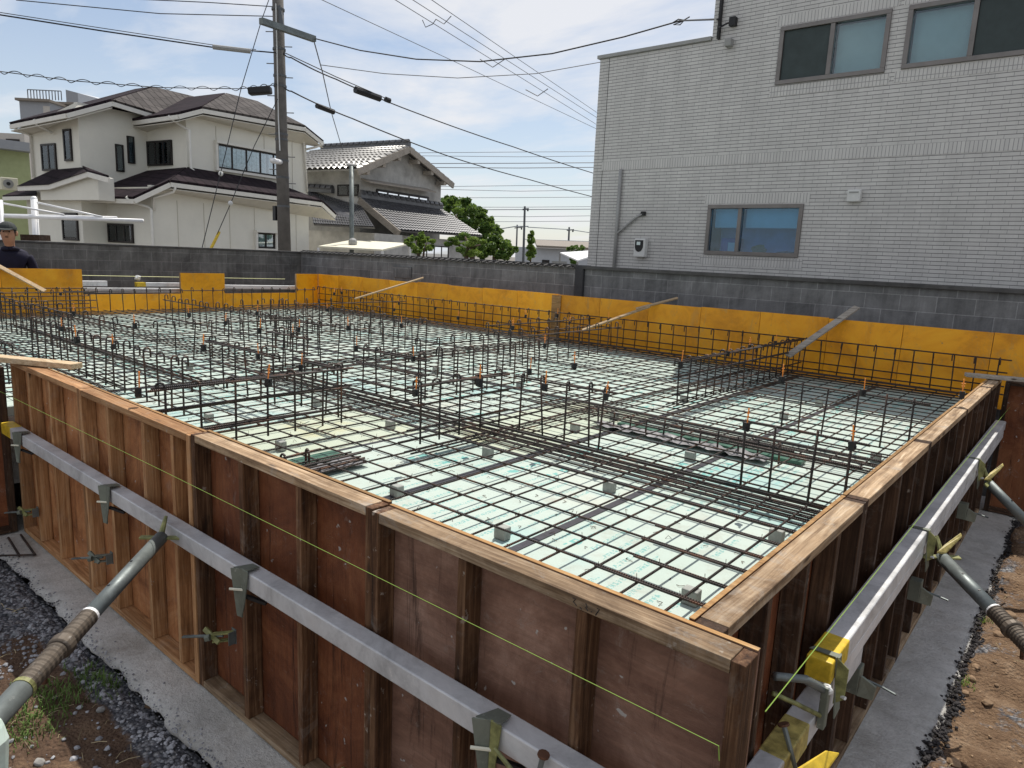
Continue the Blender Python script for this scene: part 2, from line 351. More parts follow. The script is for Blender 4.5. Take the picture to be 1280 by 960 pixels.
def slate(name, a, b, w, h):
    n = NT(name); tc = n.coord((1,1,1), rand=False)
    bk = n.n('ShaderNodeTexBrick'); n.l(tc, bk.inputs['Vector']); bk.inputs['Scale'].default_value = 1; bk.inputs['Brick Width'].default_value = w; bk.inputs['Row Height'].default_value = h; bk.inputs['Mortar Size'].default_value = .02
    bk.inputs['Color1'].default_value = (*a, 1); bk.inputs['Color2'].default_value = (*b, 1); bk.inputs['Mortar'].default_value = (*[x*.45 for x in a], 1)
    n.set(n.mix(.5, bk.outputs['Color'], n.ramp(n.noise(tc, 3, 5, .7), [(.3, .6), (.7, 1)]), 'MULTIPLY'), .9, 0, .12); M[name] = n.m
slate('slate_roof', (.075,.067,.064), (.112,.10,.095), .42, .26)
slate('slate_roof_dark', (.022,.015,.019), (.032,.021,.026), .42, .26)  # same slates darkened: the slopes' shade is put into the colour
def glass(name, tint, gl=.5):
    n = NT(name); t = n.t; g = n.n('ShaderNodeBsdfGlossy'); g.inputs['Roughness'].default_value = .02; g.inputs['Color'].default_value = (.9,.95,1,1)
    tr = n.n('ShaderNodeBsdfTransparent'); tr.inputs[0].default_value = (*tint, 1); fr = n.n('ShaderNodeFresnel'); fr.inputs[0].default_value = 1.5
    mx = n.n('ShaderNodeMixShader'); n.l(n.math('ADD', n.math('MULTIPLY', fr.outputs[0], 1.0), gl), mx.inputs[0]); n.l(tr.outputs[0], mx.inputs[1]); n.l(g.outputs[0], mx.inputs[2]); n.l(mx.outputs[0], n.out.inputs[0]); M[name] = n.m
glass('glass', (.8,.88,.9), .02)
glass('blue_glass', (.62,.82,.95), .02)
# ------------------------------------------------------------------ setting: ground
G = -1.017
def grid_sheet(x0, x1, y0, y1, step, hf, keep=None):
    mb = MB(); nx = int((x1 - x0) / step); ny = int((y1 - y0) / step)
    for j in range(ny + 1):
        for i in range(nx + 1):
            x = x0 + (x1 - x0) * i / nx; y = y0 + (y1 - y0) * j / ny; mb.v.append(V((x, y, hf(x, y))))
    for j in range(ny):
        for i in range(nx):
            mb.f.append((j*(nx+1)+i, j*(nx+1)+i+1, (j+1)*(nx+1)+i+1, (j+1)*(nx+1)+i))
    return mb
def fbm(x, y, s, o=5): return mnoise.fractal(V((x*s, y*s, 3.1)), 1.0, 2.0, o)
def ground_far():
    n = NT('ground_far'); c = n.coord(rand=False)
    col = n.ramp(n.noise(c, .6, 6, .7), [(.35, (.12,.11,.10)), (.6, (.20,.185,.165))]); n.set(col, .95, 0, .2); n.bump(n.noise(c, 20, 4, .7), .4, .02); M['ground_far'] = n.m
ground_far()
mb = MB(); mb.add([(-900,-900,G-.16),(900,-900,G-.16),(900,900,G-.16),(-900,900,G-.16)], [(0,1,2,3)])
struct(mb.build('ground', M['ground_far']))
def earth(name, mode):
    n = NT(name); c = n.coord(rand=False); sep = n.n('ShaderNodeSeparateXYZ'); n.l(c, sep.inputs[0])
    # crushed stone
    vo = n.n('ShaderNodeTexVoronoi'); vo.inputs['Scale'].default_value = 72; n.l(c, vo.inputs['Vector'])
    hs = n.n('ShaderNodeSeparateColor'); n.l(vo.outputs['Color'], hs.inputs[0])
    gcol = n.ramp(hs.outputs[0], [(0, (.11,.113,.125)), (.6, (.24,.24,.255)), (1, (.44,.43,.42))]); gcol = n.mix(n.ramp(vo.outputs['Distance'], [(.3, 0), (.75, .7)]), gcol, (.02,.02,.022))
    # soil
    f = n.noise(c, 7, 8, .75, .4)
    if mode == 'front': soil = n.ramp(f, [(.3, (.065,.040,.028)), (.52, (.14,.088,.058)), (.72, (.26,.17,.105))])
    else: soil = n.ramp(f, [(.3, (.11,.065,.038)), (.52, (.21,.135,.082)), (.72, (.33,.23,.15))])
    soil = n.mix(n.ramp(n.noise(c, 55, 4, .75), [(.6, 0), (.72, .6)]), soil, (.30,.24,.18))
    if mode == 'front':
        # soil lies in a patch; the rest is crushed stone
        d = n.math('ADD', n.math('MULTIPLY', n.math('ADD', sep.outputs[0], 2.95), 1.6), n.math('MULTIPLY', n.noise(c, 2.5, 5, .7), 1.3))
        e = n.math('ADD', n.math('MULTIPLY', n.math('ADD', sep.outputs[1], .30), -6.0), n.math('MULTIPLY', n.noise(c, 3.5, 5, .7), .9))
        msk = n.ramp(n.math('MINIMUM', d, e), [(.42, 0), (.56, 1)])
    else: msk = n.ramp(n.noise(c, 3.2, 6, .75), [(.40, 0), (.47, 1)])
    n.set(n.mix(msk, gcol, soil), .95, 0, .15)
    h = n.math('ADD', n.math('MULTIPLY', vo.outputs['Distance'], -.6), n.noise(c, 40, 6, .75)); n.bump(h, 1.0, .02); M[name] = n.m
earth('front_earth', 'front'); earth('side_earth', 'side')
def hfront(x, y):
    e = -.17 + .035*fbm(x, 0, 3, 3)
    k = max(0, min(1, (e - y) / .05))
    return G - .045*(1-k) - .012 + .018*fbm(x, y, 2.2, 3) + .010*fbm(x, y, 14, 4) - .02*max(0, -.6 - y)
struct(grid_sheet(-6.5, .1, -2.2, -.15, .024, hfront).build('dirt_ground', M['front_earth'], smooth=True))
def hside(x, y):
    e = .145 + .03*fbm(0, y, 2.5, 4)
    k = max(0, min(1, (x - e) / .035)); k = k*k*(3-2*k)
    h = G - .045 + k * .06 + .035*fbm(x, y, 1.7, 4) * k + .024*fbm(x, y, 7, 6)
    # a hollow with loose stones close to the camera
    dx, dy = x - .42, y - 1.05
    return h - .05 * math.exp(-(dx*dx*9 + dy*dy*5))
struct(grid_sheet(.12, 3.4, -1.2, 4.9, .022, hside).build('dirt_path', M['side_earth'], smooth=True))
mb = MB(); n0 = len(mb.v)
# lean concrete strips the forms stand on, with a ragged outer edge
def strip(axis, a0, a1, inner, outer, step=.03):
    mb = MB(); n = int((a1 - a0) / step); rows = 7
    for i in range(n + 1):
        a = a0 + (a1 - a0) * i / n; w = outer + (.035 if axis == 'x' else .022)*fbm(a, outer, 6, 5)
        for k in range(rows + 2):
            t = min(k, rows) / rows; q = inner + (w - inner) * t; z = G + .0025*fbm(a*3, q*3, 4, 3) - (.012 if k == rows else 0) - (.03 if k > rows else 0)
            mb.v.append(V((a, q, z) if axis == 'x' else (q, a, z)))
    R = rows + 2
    for i in range(n):
        for k in range(R - 1):
            f = (i*R+k, i*R+k+1, (i+1)*R+k+1, (i+1)*R+k); mb.f.append(f if axis == 'y' else f[::-1])
    return mb
struct(strip('x', -6.2, .17, .10, -.165).build('concrete_path', M['lean_concrete'], smooth=True))
struct(strip('y', -.19, 5.4, -.12, .146).build('concrete_path', M['lean_concrete'], smooth=True))
# ------------------------------------------------------------------ wooden formwork
FT, PT = .060, .012                    # frame depth, plywood thickness
def form_panel(axis, a0, a1, o, studs, tone, label, group, dz=0, ply='red_plywood_z', s_tone=None, inward=1, rail=None):
    """axis: direction of the wall; o: outer face; inward: sign towards the pour"""
    ax = axis; H = 1.005; t = .028; top = dz; bot = G + .008
    loc = (a0, o, bot) if ax == 'x' else (o, a0, bot)
    r = thing('timber_form', label, 'formwork panel', loc, group)
    i1, i2 = o, o + inward * FT
    lo, hi = min(i1, i2), max(i1, i2)
    def B(m, p0, p1, q0, q1, z0, z1): (m.bx(p0, p1, q0, q1, z0, z1) if ax == 'x' else m.bx(q0, q1, p0, p1, z0, z1)); return m
    wh = (rail or tone) + '_' + ax; wz = (s_tone or tone) + '_z'
    B(MB(), a0 + t + .001, a1 - t - .001, lo, hi, top - t, top).build('top_rail', M[wh], r, bevel=.002)
    B(MB(), a0 + t + .001, a1 - t - .001, lo, hi, bot, bot + t).build('bottom_rail', M[wh], r, bevel=.002)
    for s in [a0 + t/2, a1 - t/2]:
        B(MB(), s - t/2, s + t/2, lo, hi, bot, top - .001).build('stud', M[tone + '_z'], r, bevel=.002)
    for s in studs:
        w = t * .5 * rnd(.92, 1.1)
        B(MB(), s - w, s + w, lo + .001, hi - .001, bot + t + .001, top - t - .001).build('stud', M[wz], r, bevel=.0015)
    p1, p2 = o + inward * (FT + .001), o + inward * (FT + PT)
    B(MB(), a0 + .002, a1 - .002, min(p1, p2), max(p1, p2), bot - .004, top + .001).build('plywood', [M[ply]], r)
    p1, p2 = o + inward * (FT + .0005), o + inward * (FT + PT + .0005)
    B(MB(), a0 + .002, a1 - .002, min(p1, p2), max(p1, p2), top + .002, top + .0035).build('plywood_edge', M['plywood_edge'], r)
    return r
GF = 'timber form panels of the near wall'
L = 1.0415
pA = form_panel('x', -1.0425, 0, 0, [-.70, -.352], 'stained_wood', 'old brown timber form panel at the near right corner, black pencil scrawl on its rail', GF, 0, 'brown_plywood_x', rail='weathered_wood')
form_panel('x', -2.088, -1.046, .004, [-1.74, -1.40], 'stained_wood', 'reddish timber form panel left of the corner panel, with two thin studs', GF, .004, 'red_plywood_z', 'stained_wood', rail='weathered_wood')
form_panel('x', -3.180, -2.092, .001, [-2.86, -2.50, -2.24], 'fresh_wood', 'timber form panel with three fresh pale studs behind the slanting tube prop', GF, -.002, 'fresh_ply_z', 'fresh_wood')
form_panel('x', -4.21, -3.184, .003, [-3.92, -3.60], 'fresh_wood', 'far left panel of the near timber wall, half under the loose plank', GF, 0, 'fresh_ply_z', rail='fresh_wood')
# pencil scrawl on the corner panel's top rail
mb = MB()
def scrawl(pts):
    mb.tube([(-.375 + x*.011, -.0006, -.016 + z*.0085) for x, z in pts], .0011, 4)
scrawl([(0,1),(.7,1.1),(.2,.1),(1.0,-.6)]); scrawl([(1.7,-.6),(2.2,-1)]); scrawl([(3,1),(3.4,.2),(3.0,-.1),(3.6,-.7)]); scrawl([(4.3,-.6),(4.5,-.5)]); scrawl([(5.6,1),(6.1,.9),(5.3,-1)])
mb.build('pencil_mark', M['black_plastic'], pA)
GR = 'timber form panels of the right-hand wall'
XR = -.0783; Y0 = .1088
rl = ['timber form panel of the right wall that butts against the corner panel', 'second timber panel along the right wall from the corner', 'third timber panel along the right wall from the corner', 'fourth timber panel along the right wall from the corner', 'short last timber panel at the far end of the right wall']
for k in range(5):
    a0 = Y0 + 1.044*k - (.028 if k == 0 else 0); a1 = Y0 + 1.044*(k+1) - .003
    if k == 4: a1 = 4.90
    ins = [a0 + (a1 - a0)*q for q in ((.25,.5,.75) if k < 4 else (.5,))]
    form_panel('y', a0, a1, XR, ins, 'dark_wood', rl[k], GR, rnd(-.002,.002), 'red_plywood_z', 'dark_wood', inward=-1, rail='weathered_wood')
# returns where the foundation steps out
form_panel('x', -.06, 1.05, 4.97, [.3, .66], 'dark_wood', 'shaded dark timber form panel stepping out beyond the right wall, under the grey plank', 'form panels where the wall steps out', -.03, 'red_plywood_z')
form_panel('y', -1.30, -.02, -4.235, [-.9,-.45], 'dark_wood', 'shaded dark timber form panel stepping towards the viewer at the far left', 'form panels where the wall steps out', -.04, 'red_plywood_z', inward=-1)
# planks
def plank(p0, p1, w, h, mat, label, up=(0,0,1), cat='plank', name='plank', group=None):
    p0, p1 = V(p0), V(p1); mb = MB(); n = 6; ph = rnd(0, 6)
    for i in range(n):
        a = p0.lerp(p1, i/n); b = p0.lerp(p1, (i+1)/n)
        mb.bar(a, b, w, h, up)
    o = MB().bar(p0, p1, w, h, up).build(name, mat, None, loc=p0, bevel=.003); return tag(o, label, cat, group)
plank((-4.75, -.34, .020), (-3.70, .17, .020), .075, .030, M['pale_batten_x'], 'short brown plank lying across the left end of the near timber wall')
plank((-.275, 4.66, .018), (.75, 5.02, .016), .07, .026, M['grey_batten_x'], 'grey plank lying across the far end of the right timber wall')
GB = 'battens bracing the yellow forms'
def batten(a, b, w, mat, label): plank(a, b, w, .016, mat, label, (0, -.5, .9), 'batten', 'batten', GB)
batten((-7.93, 5.2, -.02), (-6.98, 5.66, .338), .035, M['pale_batten_x'], 'pale batten leaning from the rebar onto the yellow forms below the tiled-roof house')
batten((-3.85, 5.1, -.055), (-3.30, 5.54, .235), .036, M['pale_batten_x'], 'pale spliced batten leaning on the yellow forms left of the tiled building')
batten((-3.42, 5.46, .20), (-3.09, 5.75, .335), .034, M['pale_batten_x'], 'upper length of the spliced pale batten, sticking up above the yellow forms')
batten((-1.66, 5.1, -.06), (-1.30, 5.72, .385), .065, M['grey_batten_x'], 'wide weathered grey batten leaning over the yellow forms below the ground-floor window')
batten((-9.6, 1.12, .44), (-9.05, 1.62, .045), .05, M['pale_batten_x'], 'pale batten slanting down in front of the person, at the far left')
# ------------------------------------------------------------------ yellow forms
GY = 'yellow form panels along the back of the pour'
YB = 5.62
xs = [.98, .37, -.236, -.886, -1.50, -2.133, -2.752, -3.36, -3.983, -4.583, -5.21, -5.80, -6.44, -7.05, -7.66, -8.28, -8.9, -9.44]
def yellow_panel(label, group, box, axis, name='yellow_form'):
    x0, x1, y0, y1, z0, z1 = box
    r = thing(name, label, 'formwork panel', ((x0+x1)/2, (y0+y1)/2, z0), group)
    if axis == 'x':
        MB().bx(x0, x1, y0, y0 + .012, z0, z1).build('plywood', M['yellow_form'], r)
        for q in (x0 + .013, (x0+x1)/2, x1 - .013): MB().bx(q - .012, q + .012, y0 + .0125, y0 + .055, z0, z1 - .002).build('stud', M['weathered_wood_z'], r)
        MB().bx(x0 + .026, x1 - .026, y0 + .0126, y0 + .054, z1 - .027, z1 - .003).build('top_rail', M['weathered_wood_x'], r)
    else:
        MB().bx(x0, x0 + .012, y0, y1, z0, z1).build('plywood', M['yellow_form'], r)
        for q in (y0 + .013, y1 - .013): MB().bx(x0 - .043, x0 - .0005, q - .012, q + .012, z0, z1 - .002).build('stud', M['weathered_wood_z'], r)
        MB().bx(x0 - .042, x0 - .0006, y0 + .026, y1 - .026, z1 - .027, z1 - .003).build('top_rail', M['weathered_wood_y'], r)
for i in range(len(xs) - 1):
    yellow_panel('%s yellow form panel from the right in the long row under the block wall' % nth(i), GY, (xs[i+1] + .002, xs[i] - .002, YB, YB + .055, -.34, .268 + rnd(-.006, .008)), 'x')
tag(MB().bx(-4.66, -4.53, YB - .014, YB - .002, -.30, .262).build('timber_strip', M['plywood_edge'], None, loc=(-4.6, YB, -.3)), 'bare brown timber strip covering a joint in the long row of yellow forms', 'timber strip')
XL = -9.45
GYL = 'yellow form panels along the far left side'
yellow_panel('tall yellow form panel in front of the person at the far left', GYL, (XL, XL+.012, 1.30, 2.15, -.34, .287), 'y')
yellow_panel('tall yellow form panel at the left edge of the photo', GYL, (XL, XL+.012, .45, 1.296, -.34, .283), 'y')
yellow_panel('short square yellow panel standing alone between two low stretches', GYL, (XL, XL+.012, 3.385, 4.02, -.34, .255), 'y')
yellow_panel('yellow form panel closing the far left corner of the pour', GYL, (XL, XL+.012, 5.22, 5.61, -.34, .262), 'y')
yellow_panel('low yellow form strip between the tall left panel and the lone square one', GYL, (XL, XL+.012, 2.154, 3.381, -.34, -.03), 'y')
yellow_panel('low yellow form strip between the lone square panel and the corner', GYL, (XL, XL+.012, 4.024, 5.216, -.34, -.035), 'y')
# white aluminium lengths lying behind the low yellow strip
def chan(a, b, w, h, mat, label):
    tag(MB().bar(a, b, w, h).build('aluminium_batten', mat, None, loc=a, bevel=.004), label, 'metal batten', 'aluminium battens behind the low yellow forms')
chan((-9.78, 2.2, .09), (-9.78, 2.55, .09), .08, .07, M['clean_aluminium'], 'short silver batten end beside the tall yellow panel with the person behind')
chan((-9.66, 2.1, .015), (-9.66, 3.9, -.005), .07, .06, M['clean_aluminium'], 'long silver batten lying low behind the wider low yellow strip')
chan((-9.80, 3.05, .075), (-9.80, 3.75, .07), .07, .055, M['clean_aluminium'], 'silver batten with a yellow tip, left of the lone yellow panel')
tag(MB().bar((-9.80, 2.93, .076), (-9.80, 3.048, .076), .074, .059).build('painted_tip', M['yellow_paint'], None, loc=(-9.8, 3, .07)), 'yellow painted tip of the silver batten left of the lone yellow panel', 'batten tip')
chan((-9.68, 4.05, .05), (-9.68, 5.5, .03), .06, .055, M['white_steel'], 'white batten bridging the gap right of the lone yellow panel')
tag(MB().ball((-9.9, 3.0, .16), (.03,.045,.035), 8, 6, .25).build('plastic_bag', M['white_plastic'], None, loc=(-9.9,3,.14)), 'scrap of white plastic caught on the string before the block wall', 'plastic scrap')
tag(MB().tube([(-9.9, 2.1, .19), (-9.9, 5.3, .155)], .004, 4).build('string_line', M['string_pale'], None, loc=(-9.9, 2.1, .19)), 'pale string stretched along the far left block wall', 'string')
# ------------------------------------------------------------------ insulation boards and tape
struct(MB().bx(XL + .015, XR - FT - PT - .003, FT + PT + .004, YB - .003, -.75, -.345).build('foundation_bed', M['lean_concrete']))
struct(MB().bx(XL + .015, -4.33, -1.6, FT + PT + .003, -.75, -.346).build('foundation_bed', M['lean_concrete']))
BW, BL = .683, 1.36
row_y = [(FT + PT + .006, 1.49), (1.495, 2.85), (2.855, 4.21), (4.215, YB - .004)]
rown = ['nearest row', 'second row', 'third row', 'farthest row']
cx = [-1.02 + BW]
k = 0
edges = [XR - FT - PT - .004, -.34]
while edges[-1] > XL + .4: edges.append(edges[-1] - BW)
edges[-1] = XL + .018
for j, (y0, y1) in enumerate(row_y):
    for i in range(len(edges) - 1):
        m = M['yellowed_foam'] if (i == 4 and j == 0) or (i == 3 and j == 1) else M['foam']
        o = MB().bx(edges[i+1] + .002, edges[i] - .002, y0, y1, -.344, -.29 + rnd(-.001, .001)).build('insulation_board', m, None, loc=((edges[i]+edges[i+1])/2, (y0+y1)/2, -.344))
        tag(o, ('yellowed' if m is M['yellowed_foam'] else 'pale mint') + ' foam board, %s from the right wall in the %s' % (nth(i), rown[j]), 'foam board', 'foam boards under the rebar')
# boards running out to the left where the pour widens
for i in range(8):
    x1 = -4.34 - i*.64; y0 = -1.5
    o = MB().bx(x1 - .636, x1, y0, FT + PT + .002, -.344, -.2905).build('insulation_board', M['foam'], None, loc=(x1 - .32, -.7, -.344))
    tag(o, 'pale mint foam board beyond the loose plank, %s from the stepped form' % nth(i), 'foam board', 'foam boards under the rebar')
for i, x in enumerate(edges[1:-1]):
    w = .017 if i in (1, 2, 4, 6) else .010
    o = MB().bx(x - w, x + w, FT + PT + .01, YB - .008, -.2885, -.2865).build('joint_tape', M['joint_tape'], None, loc=(x, 2.8, -.2885))
    tag(o, 'dark tape running backwards over the %s board joint from the right wall' % nth(i), 'joint tape', 'dark tapes over the board joints')
for j, y in enumerate((1.4925, 2.8525, 4.2125)):
    o = MB().bx(XL + .03, XR - FT - PT - .01, y - .016, y + .016, -.2860, -.2845).build('joint_tape', M['joint_tape'], None, loc=(-4, y, -.286))
    tag(o, 'dark tape running crosswise over the %s joint from the near wall' % nth(j), 'joint tape', 'dark tapes over the board joints')
# ------------------------------------------------------------------ rebar mat
SP = .147; GXm, GYm, GZm = -.3966, .5930, -.2287
RB = .0043
mat = thing('rebar_mat', 'rusty rebar grid lying over the pale foam boards across the whole pour', 'rebar grid', (-4.8, 2.8, GZm))
XE0, XE1 = XL + .06, XR - FT - PT - .035
j = -3; nx_ = 0
while GYm + SP*j < YB - .05:
    y = GYm + SP*j + rnd(-.004, .004); j += 1
    if y < FT + PT + .02: continue
    dy = rnd(-.008, .008); e = XE1 - rnd(0, .02)
    pts = [(XE0, y + dy, GZm + rnd(-.004,.004)), (-6.5, y + rnd(-.005,.005), GZm + rnd(-.004,.004)), (-3.2, y + rnd(-.004,.004), GZm), (e, y, GZm)]
    MB().tube(pts, RB, 6).build('cross_bar', M['rebar_x'], mat, smooth=True)
    if y < 1.3:                                       # lapped end by the right wall
        MB().tube([(-.62 - rnd(0,.1), y - .011, GZm), (e + .008, y - .011, GZm + .001)], RB, 6).build('lap_bar', M['rebar_x'], mat, smooth=True)
i = 1
while True:
    i -= 1; x = GXm + SP*i + rnd(-.003, .003)
    if x < XL + .05: break
    ya = FT + PT + .03 if x > -4.3 else -1.4
    MB().tube([(x + rnd(-.004,.004), ya, GZm - 2*RB), (x, 2.4, GZm - 2*RB), (x + rnd(-.006,.006), YB - .05, GZm - 2*RB)], RB, 6).build('long_bar', M['rebar_y'], mat, smooth=True)
for q in range(1, 9):                                  # cross bars in the left extension
    y = GYm - SP*(q + 3)
    MB().tube([(XE0, y, GZm), (-4.36, y, GZm)], RB, 6).build('cross_bar', M['rebar_x'], mat, smooth=True)
mb = MB()
for i in range(0, 26):
    for j in range(0, 22):
        if (i + j) % 2 and i + j > 3: continue
        x = GXm - SP*i; y = GYm + SP*j
        a = rnd(0, 6.28); c = V((x + .002, y, GZm))
        mb.tube([c + V((math.cos(t)*.0085, math.sin(t)*.0085, .004*math.sin(t*2) - .004)) for t in [k*1.05 + a for k in range(7)]] + [c + V((.012*math.cos(a), .012*math.sin(a), .014))], .0011, 3)
w = mb.build('tie_wire', M['rust'], mat); w['kind'] = 'stuff'
mb = MB()
for k in range(520):
    x = rnd(-4.2, -.25); y = .12 + 3.6*rnd(0,1)**1.6; a = rnd(0, 6.28); l = rnd(.012, .035)
    mb.tube([(x, y, -.2885), (x + l*.6*math.cos(a), y + l*.6*math.sin(a), -.286 + rnd(0,.006)), (x + l*math.cos(a + .9), y + l*math.sin(a + .9), -.2875)], .0011, 3)
tag(mb.build('debris', M['rust']), 'snipped bits of rusty tie wire lying on the foam boards', 'debris', None, 'stuff')
# bundles of closely laid bars: the footing beams under the walls
def bundle(axis, c, a0, a1, offs, label):
    r = thing('footing_bars', label, 'rebar bundle', ((a0+a1)/2, c, GZm) if axis == 'x' else (c, (a0+a1)/2, GZm), 'bundles of footing bars')
    for o in offs:
        z = GZm + rnd(.006, .012) - (.0 if rnd(0,1) < .6 else .04); b0 = a0 + rnd(0, .12); b1 = a1 - rnd(0, .12); q = c + o; q2 = q + rnd(-.012, .012)
        pts = [(b0, q, z), ((b0+b1)/2, (q+q2)/2, z + rnd(-.004,.004)), (b1, q2, z)] if axis == 'x' else [(q, b0, z), ((q+q2)/2, (b0+b1)/2, z), (q2, b1, z)]
        MB().tube(pts, .0044, 6).build('bar', M['rebar_' + axis], r, smooth=True)
bundle('x', 1.66, -4.4, -.2, (-.165,-.125,-.09,-.06,-.03,0,.03,.062,.10,.14), 'bundle of long bars under the front hooked rows, across to the right wall')
bundle('x', 2.62, -2.6, -.2, (-.09,-.05,-.012,.02,.055,.09), 'bundle of bars beside the green membrane near the right wall')
bundle('x', 1.06, -8.2, -4.1, (-.09,-.06,-.03,0,.03,.06,.10), 'bundle of long bars in the left half, under the short hooked rows')
bundle('x', .56, -9.2, -4.2, (-.10,-.07,-.04,-.015,.02,.05,.08,.11), 'dense tangle of bars behind the left end of the near timber wall')
bundle('x', 1.75, -9.2, -4.6, (-.08,-.04,0,.04,.08), 'bundle of bars across the far left part of the pour')
bundle('x', 5.46, -9.3, -.3, (-.13,-.10,-.07,-.04,-.01), 'bundle of bars along the foot of the yellow forms')
bundle('y', -2.06, 1.0, 5.3, (-.06,-.02,.02,.06), 'bundle of bars running back from the middle of the pour')
bundle('y', -1.67, 2.9, 5.4, (-.05,-.015,.02,.055), 'bundle of bars under the tall cage that reaches the yellow forms')
bundle('y', -4.38, 1.6, 5.3, (-.06,-.02,.02,.06), 'bundle of bars running back left of the centre')
# ------------------------------------------------------------------ standing cages
def hook_mesh(h, dx, dy, hook=True):
    pts = [(0,0,0), (0,0,h*.5), (0,0,h - .02)]
    if hook:
        R = .019
        for k in range(1, 7):
            g = PI * k / 6; pts.append((dx*R*(1-math.cos(g)), dy*R*(1-math.cos(g)), h - .02 + R*math.sin(g)))
        pts.append((dx*2*R, dy*2*R, h - .055))
    mb = MB().tube(pts, .0053, 6)
    me = bpy.data.meshes.new('standing_bar'); me.from_pydata(mb.v, [], mb.f); me.update(); me.materials.append(M['rebar_z'])
    me.polygons.foreach_set('use_smooth', [True]*len(me.polygons)); return me
HM = {}
CAGES = {}
def cage(key, label, axis, c, pos, ztop=.085, rails=(), hook=(0,1), rail_ext=.05, zb=GZm, rails_double=False, group='standing rows of rebar'):
    loc = V((sum(pos)/len(pos), c, zb)) if axis == 'x' else V((c, sum(pos)/len(pos), zb))
    r = thing('rebar_cage', label, 'rebar cage', loc, group)
    for p in pos:
        zt = ztop + rnd(-.012, .012); h = round((zt - zb) / .008) * .008
        kk = (h, hook)
        if kk not in HM: HM[kk] = hook_mesh(h, *(hook or (0,1)), hook=bool(hook))
        o = bpy.data.objects.new('standing_bar', HM[kk]); COL.objects.link(o); o.parent = r
        P = V((p + rnd(-.006,.006), c + rnd(-.004,.004), zb)) if axis == 'x' else V((c + rnd(-.004,.004), p + rnd(-.006,.006), zb))
        o.location = P - loc; o.rotation_euler = (random.gauss(0,.025), random.gauss(0,.025), rnd(-.35,.35))
    a0, a1 = min(pos) - rail_ext, max(pos) + rail_ext
    for z in rails:
        for d in ((-.008, .006) if rails_double else (.0095,)):
            zz = z + rnd(-.006,.006); dz = rnd(-.008,.008)
            pts = [(a0 - rnd(0,.03), c + d, zz), ((a0+a1)/2, c + d, zz + rnd(-.004,.004)), (a1 + rnd(0,.03), c + d, zz + dz)] if axis == 'x' else [(c + d, a0 - rnd(0,.03), zz), (c + d, (a0+a1)/2, zz + rnd(-.004,.004)), (c + d, a1 + rnd(0,.03), zz + dz)]
            MB().tube(pts, .0056, 6).build('rail', M['rebar_' + axis], r, smooth=True)
    CAGES[key] = (axis, c, ztop)
    return r
def seq(a, b, p): n = max(1, round((b - a) / p)); return [a + (b - a) * k / n for k in range(n + 1)]
R3 = (.065, -.035, -.145)
cage('YA', 'rebar cage standing right behind the reddish panel, running away from the near wall', 'y', -2.65, [.16,.32,.48,.65,.80,.96,1.08], .085, R3, (-.80,-.60), rails_double=True)
cage('YB', 'three-railed rebar cage left of the middle of the pour, behind the corner panel', 'y', -2.06, [1.11,1.25,1.39,1.54,1.70], .085, R3, (-.80,-.60), rails_double=True)
cage('XA', 'row of tall bars crossing in front of the middle of the pour', 'x', 1.71, [-1.92,-1.77,-1.62,-1.47,-1.41], .09, (.06,), (0,1))
cage('XA2', 'row of four tall bars nearest the right timber wall', 'x', 1.71, [-.69,-.56,-.41,-.275], .085, (.055,-.05), None)
cage('XB', 'row of tall bars crossing towards the right wall, behind the nearest such row', 'x', 2.95, [-.94,-.85,-.72,-.55,-.42,-.28], .075, (.05,), None)
cage('YF', 'long three-railed cage running back to the yellow forms by the grey batten', 'y', -1.67, seq(3.06, 5.44, .14), .08, (.065,-.04,-.15), (-1,0), rails_double=True)
cage('YC', 'row of hooked bars running back behind the middle cage, without rails', 'y', -2.80, seq(1.83, 3.0, .147), .085, (), (-.80,-.60))
cage('YD', 'row of hooked bars running back left of the pour centre', 'y', -4.38, seq(1.83, 3.3, .16), .085, (.03,), (-.80,-.60))
cage('YE', 'thin row of hooked bars far back on the left', 'y', -5.75, seq(2.6, 3.9, .16), .085, (.0,), (-.80,-.60))
cage('YG', 'far row of hooked bars leading to the bare timber strip', 'y', -3.95, seq(3.7, 5.4, .15), .085, (.05,-.04), (-1,0))
cage('XC', 'short two-railed cage left of the cage behind the reddish panel', 'x', 1.05, [-4.0,-3.84,-3.69,-3.55,-3.40,-3.25], .085, (.06,-.06), (0,1), rails_double=True)
cage('XE', 'small low-railed row of bars just left of the cage behind the reddish panel', 'x', 1.14, [-3.12,-3.0,-2.88,-2.76], .06, (.045,), (0,1), rails_double=True)
cage('XD', 'short cage with two thick rails in the left half, third row back', 'x', 1.67, [-4.30,-4.16,-4.02,-3.88], .085, (.06,-.05), (0,1), rails_double=True)
cage('XF', 'three-railed cage joining the middle cage from the left', 'x', 1.67, [-3.22,-3.08,-2.94,-2.80,-2.68], .085, R3, (0,1), rails_double=True)
cage('XL', 'tight row of hooked bars behind the left end of the near timber wall', 'x', .54, seq(-5.75, -3.3, .15), .08, (-.02,), (0,1))
cage('XM', 'short row of hooked bars at the left edge beyond the loose plank', 'x', .12, [-5.3,-5.0,-4.72], .03, (.02,), (0,1))
cage('XN', 'sparse row of tall bars in the far left part of the pour', 'x', 1.05, seq(-8.8, -5.2, .33), .08, (.02,), (0,1))
cage('YH', 'row of hooked bars along the low yellow strip at the far left', 'y', -9.12, seq(1.9, 5.3, .147), .065, (.03,), (1,0))
cage('YI', 'dense row of bars before the tall left yellow panel', 'y', -8.5, seq(.3, 1.9, .12), .09, (.07,-.02,-.1), (-1,0))
cage('XK', 'rebar grid standing along the long row of yellow forms', 'x', 5.52, seq(-9.25, -.16, .148), .075, (.065,-.035,-.13,-.2), (0,-1))
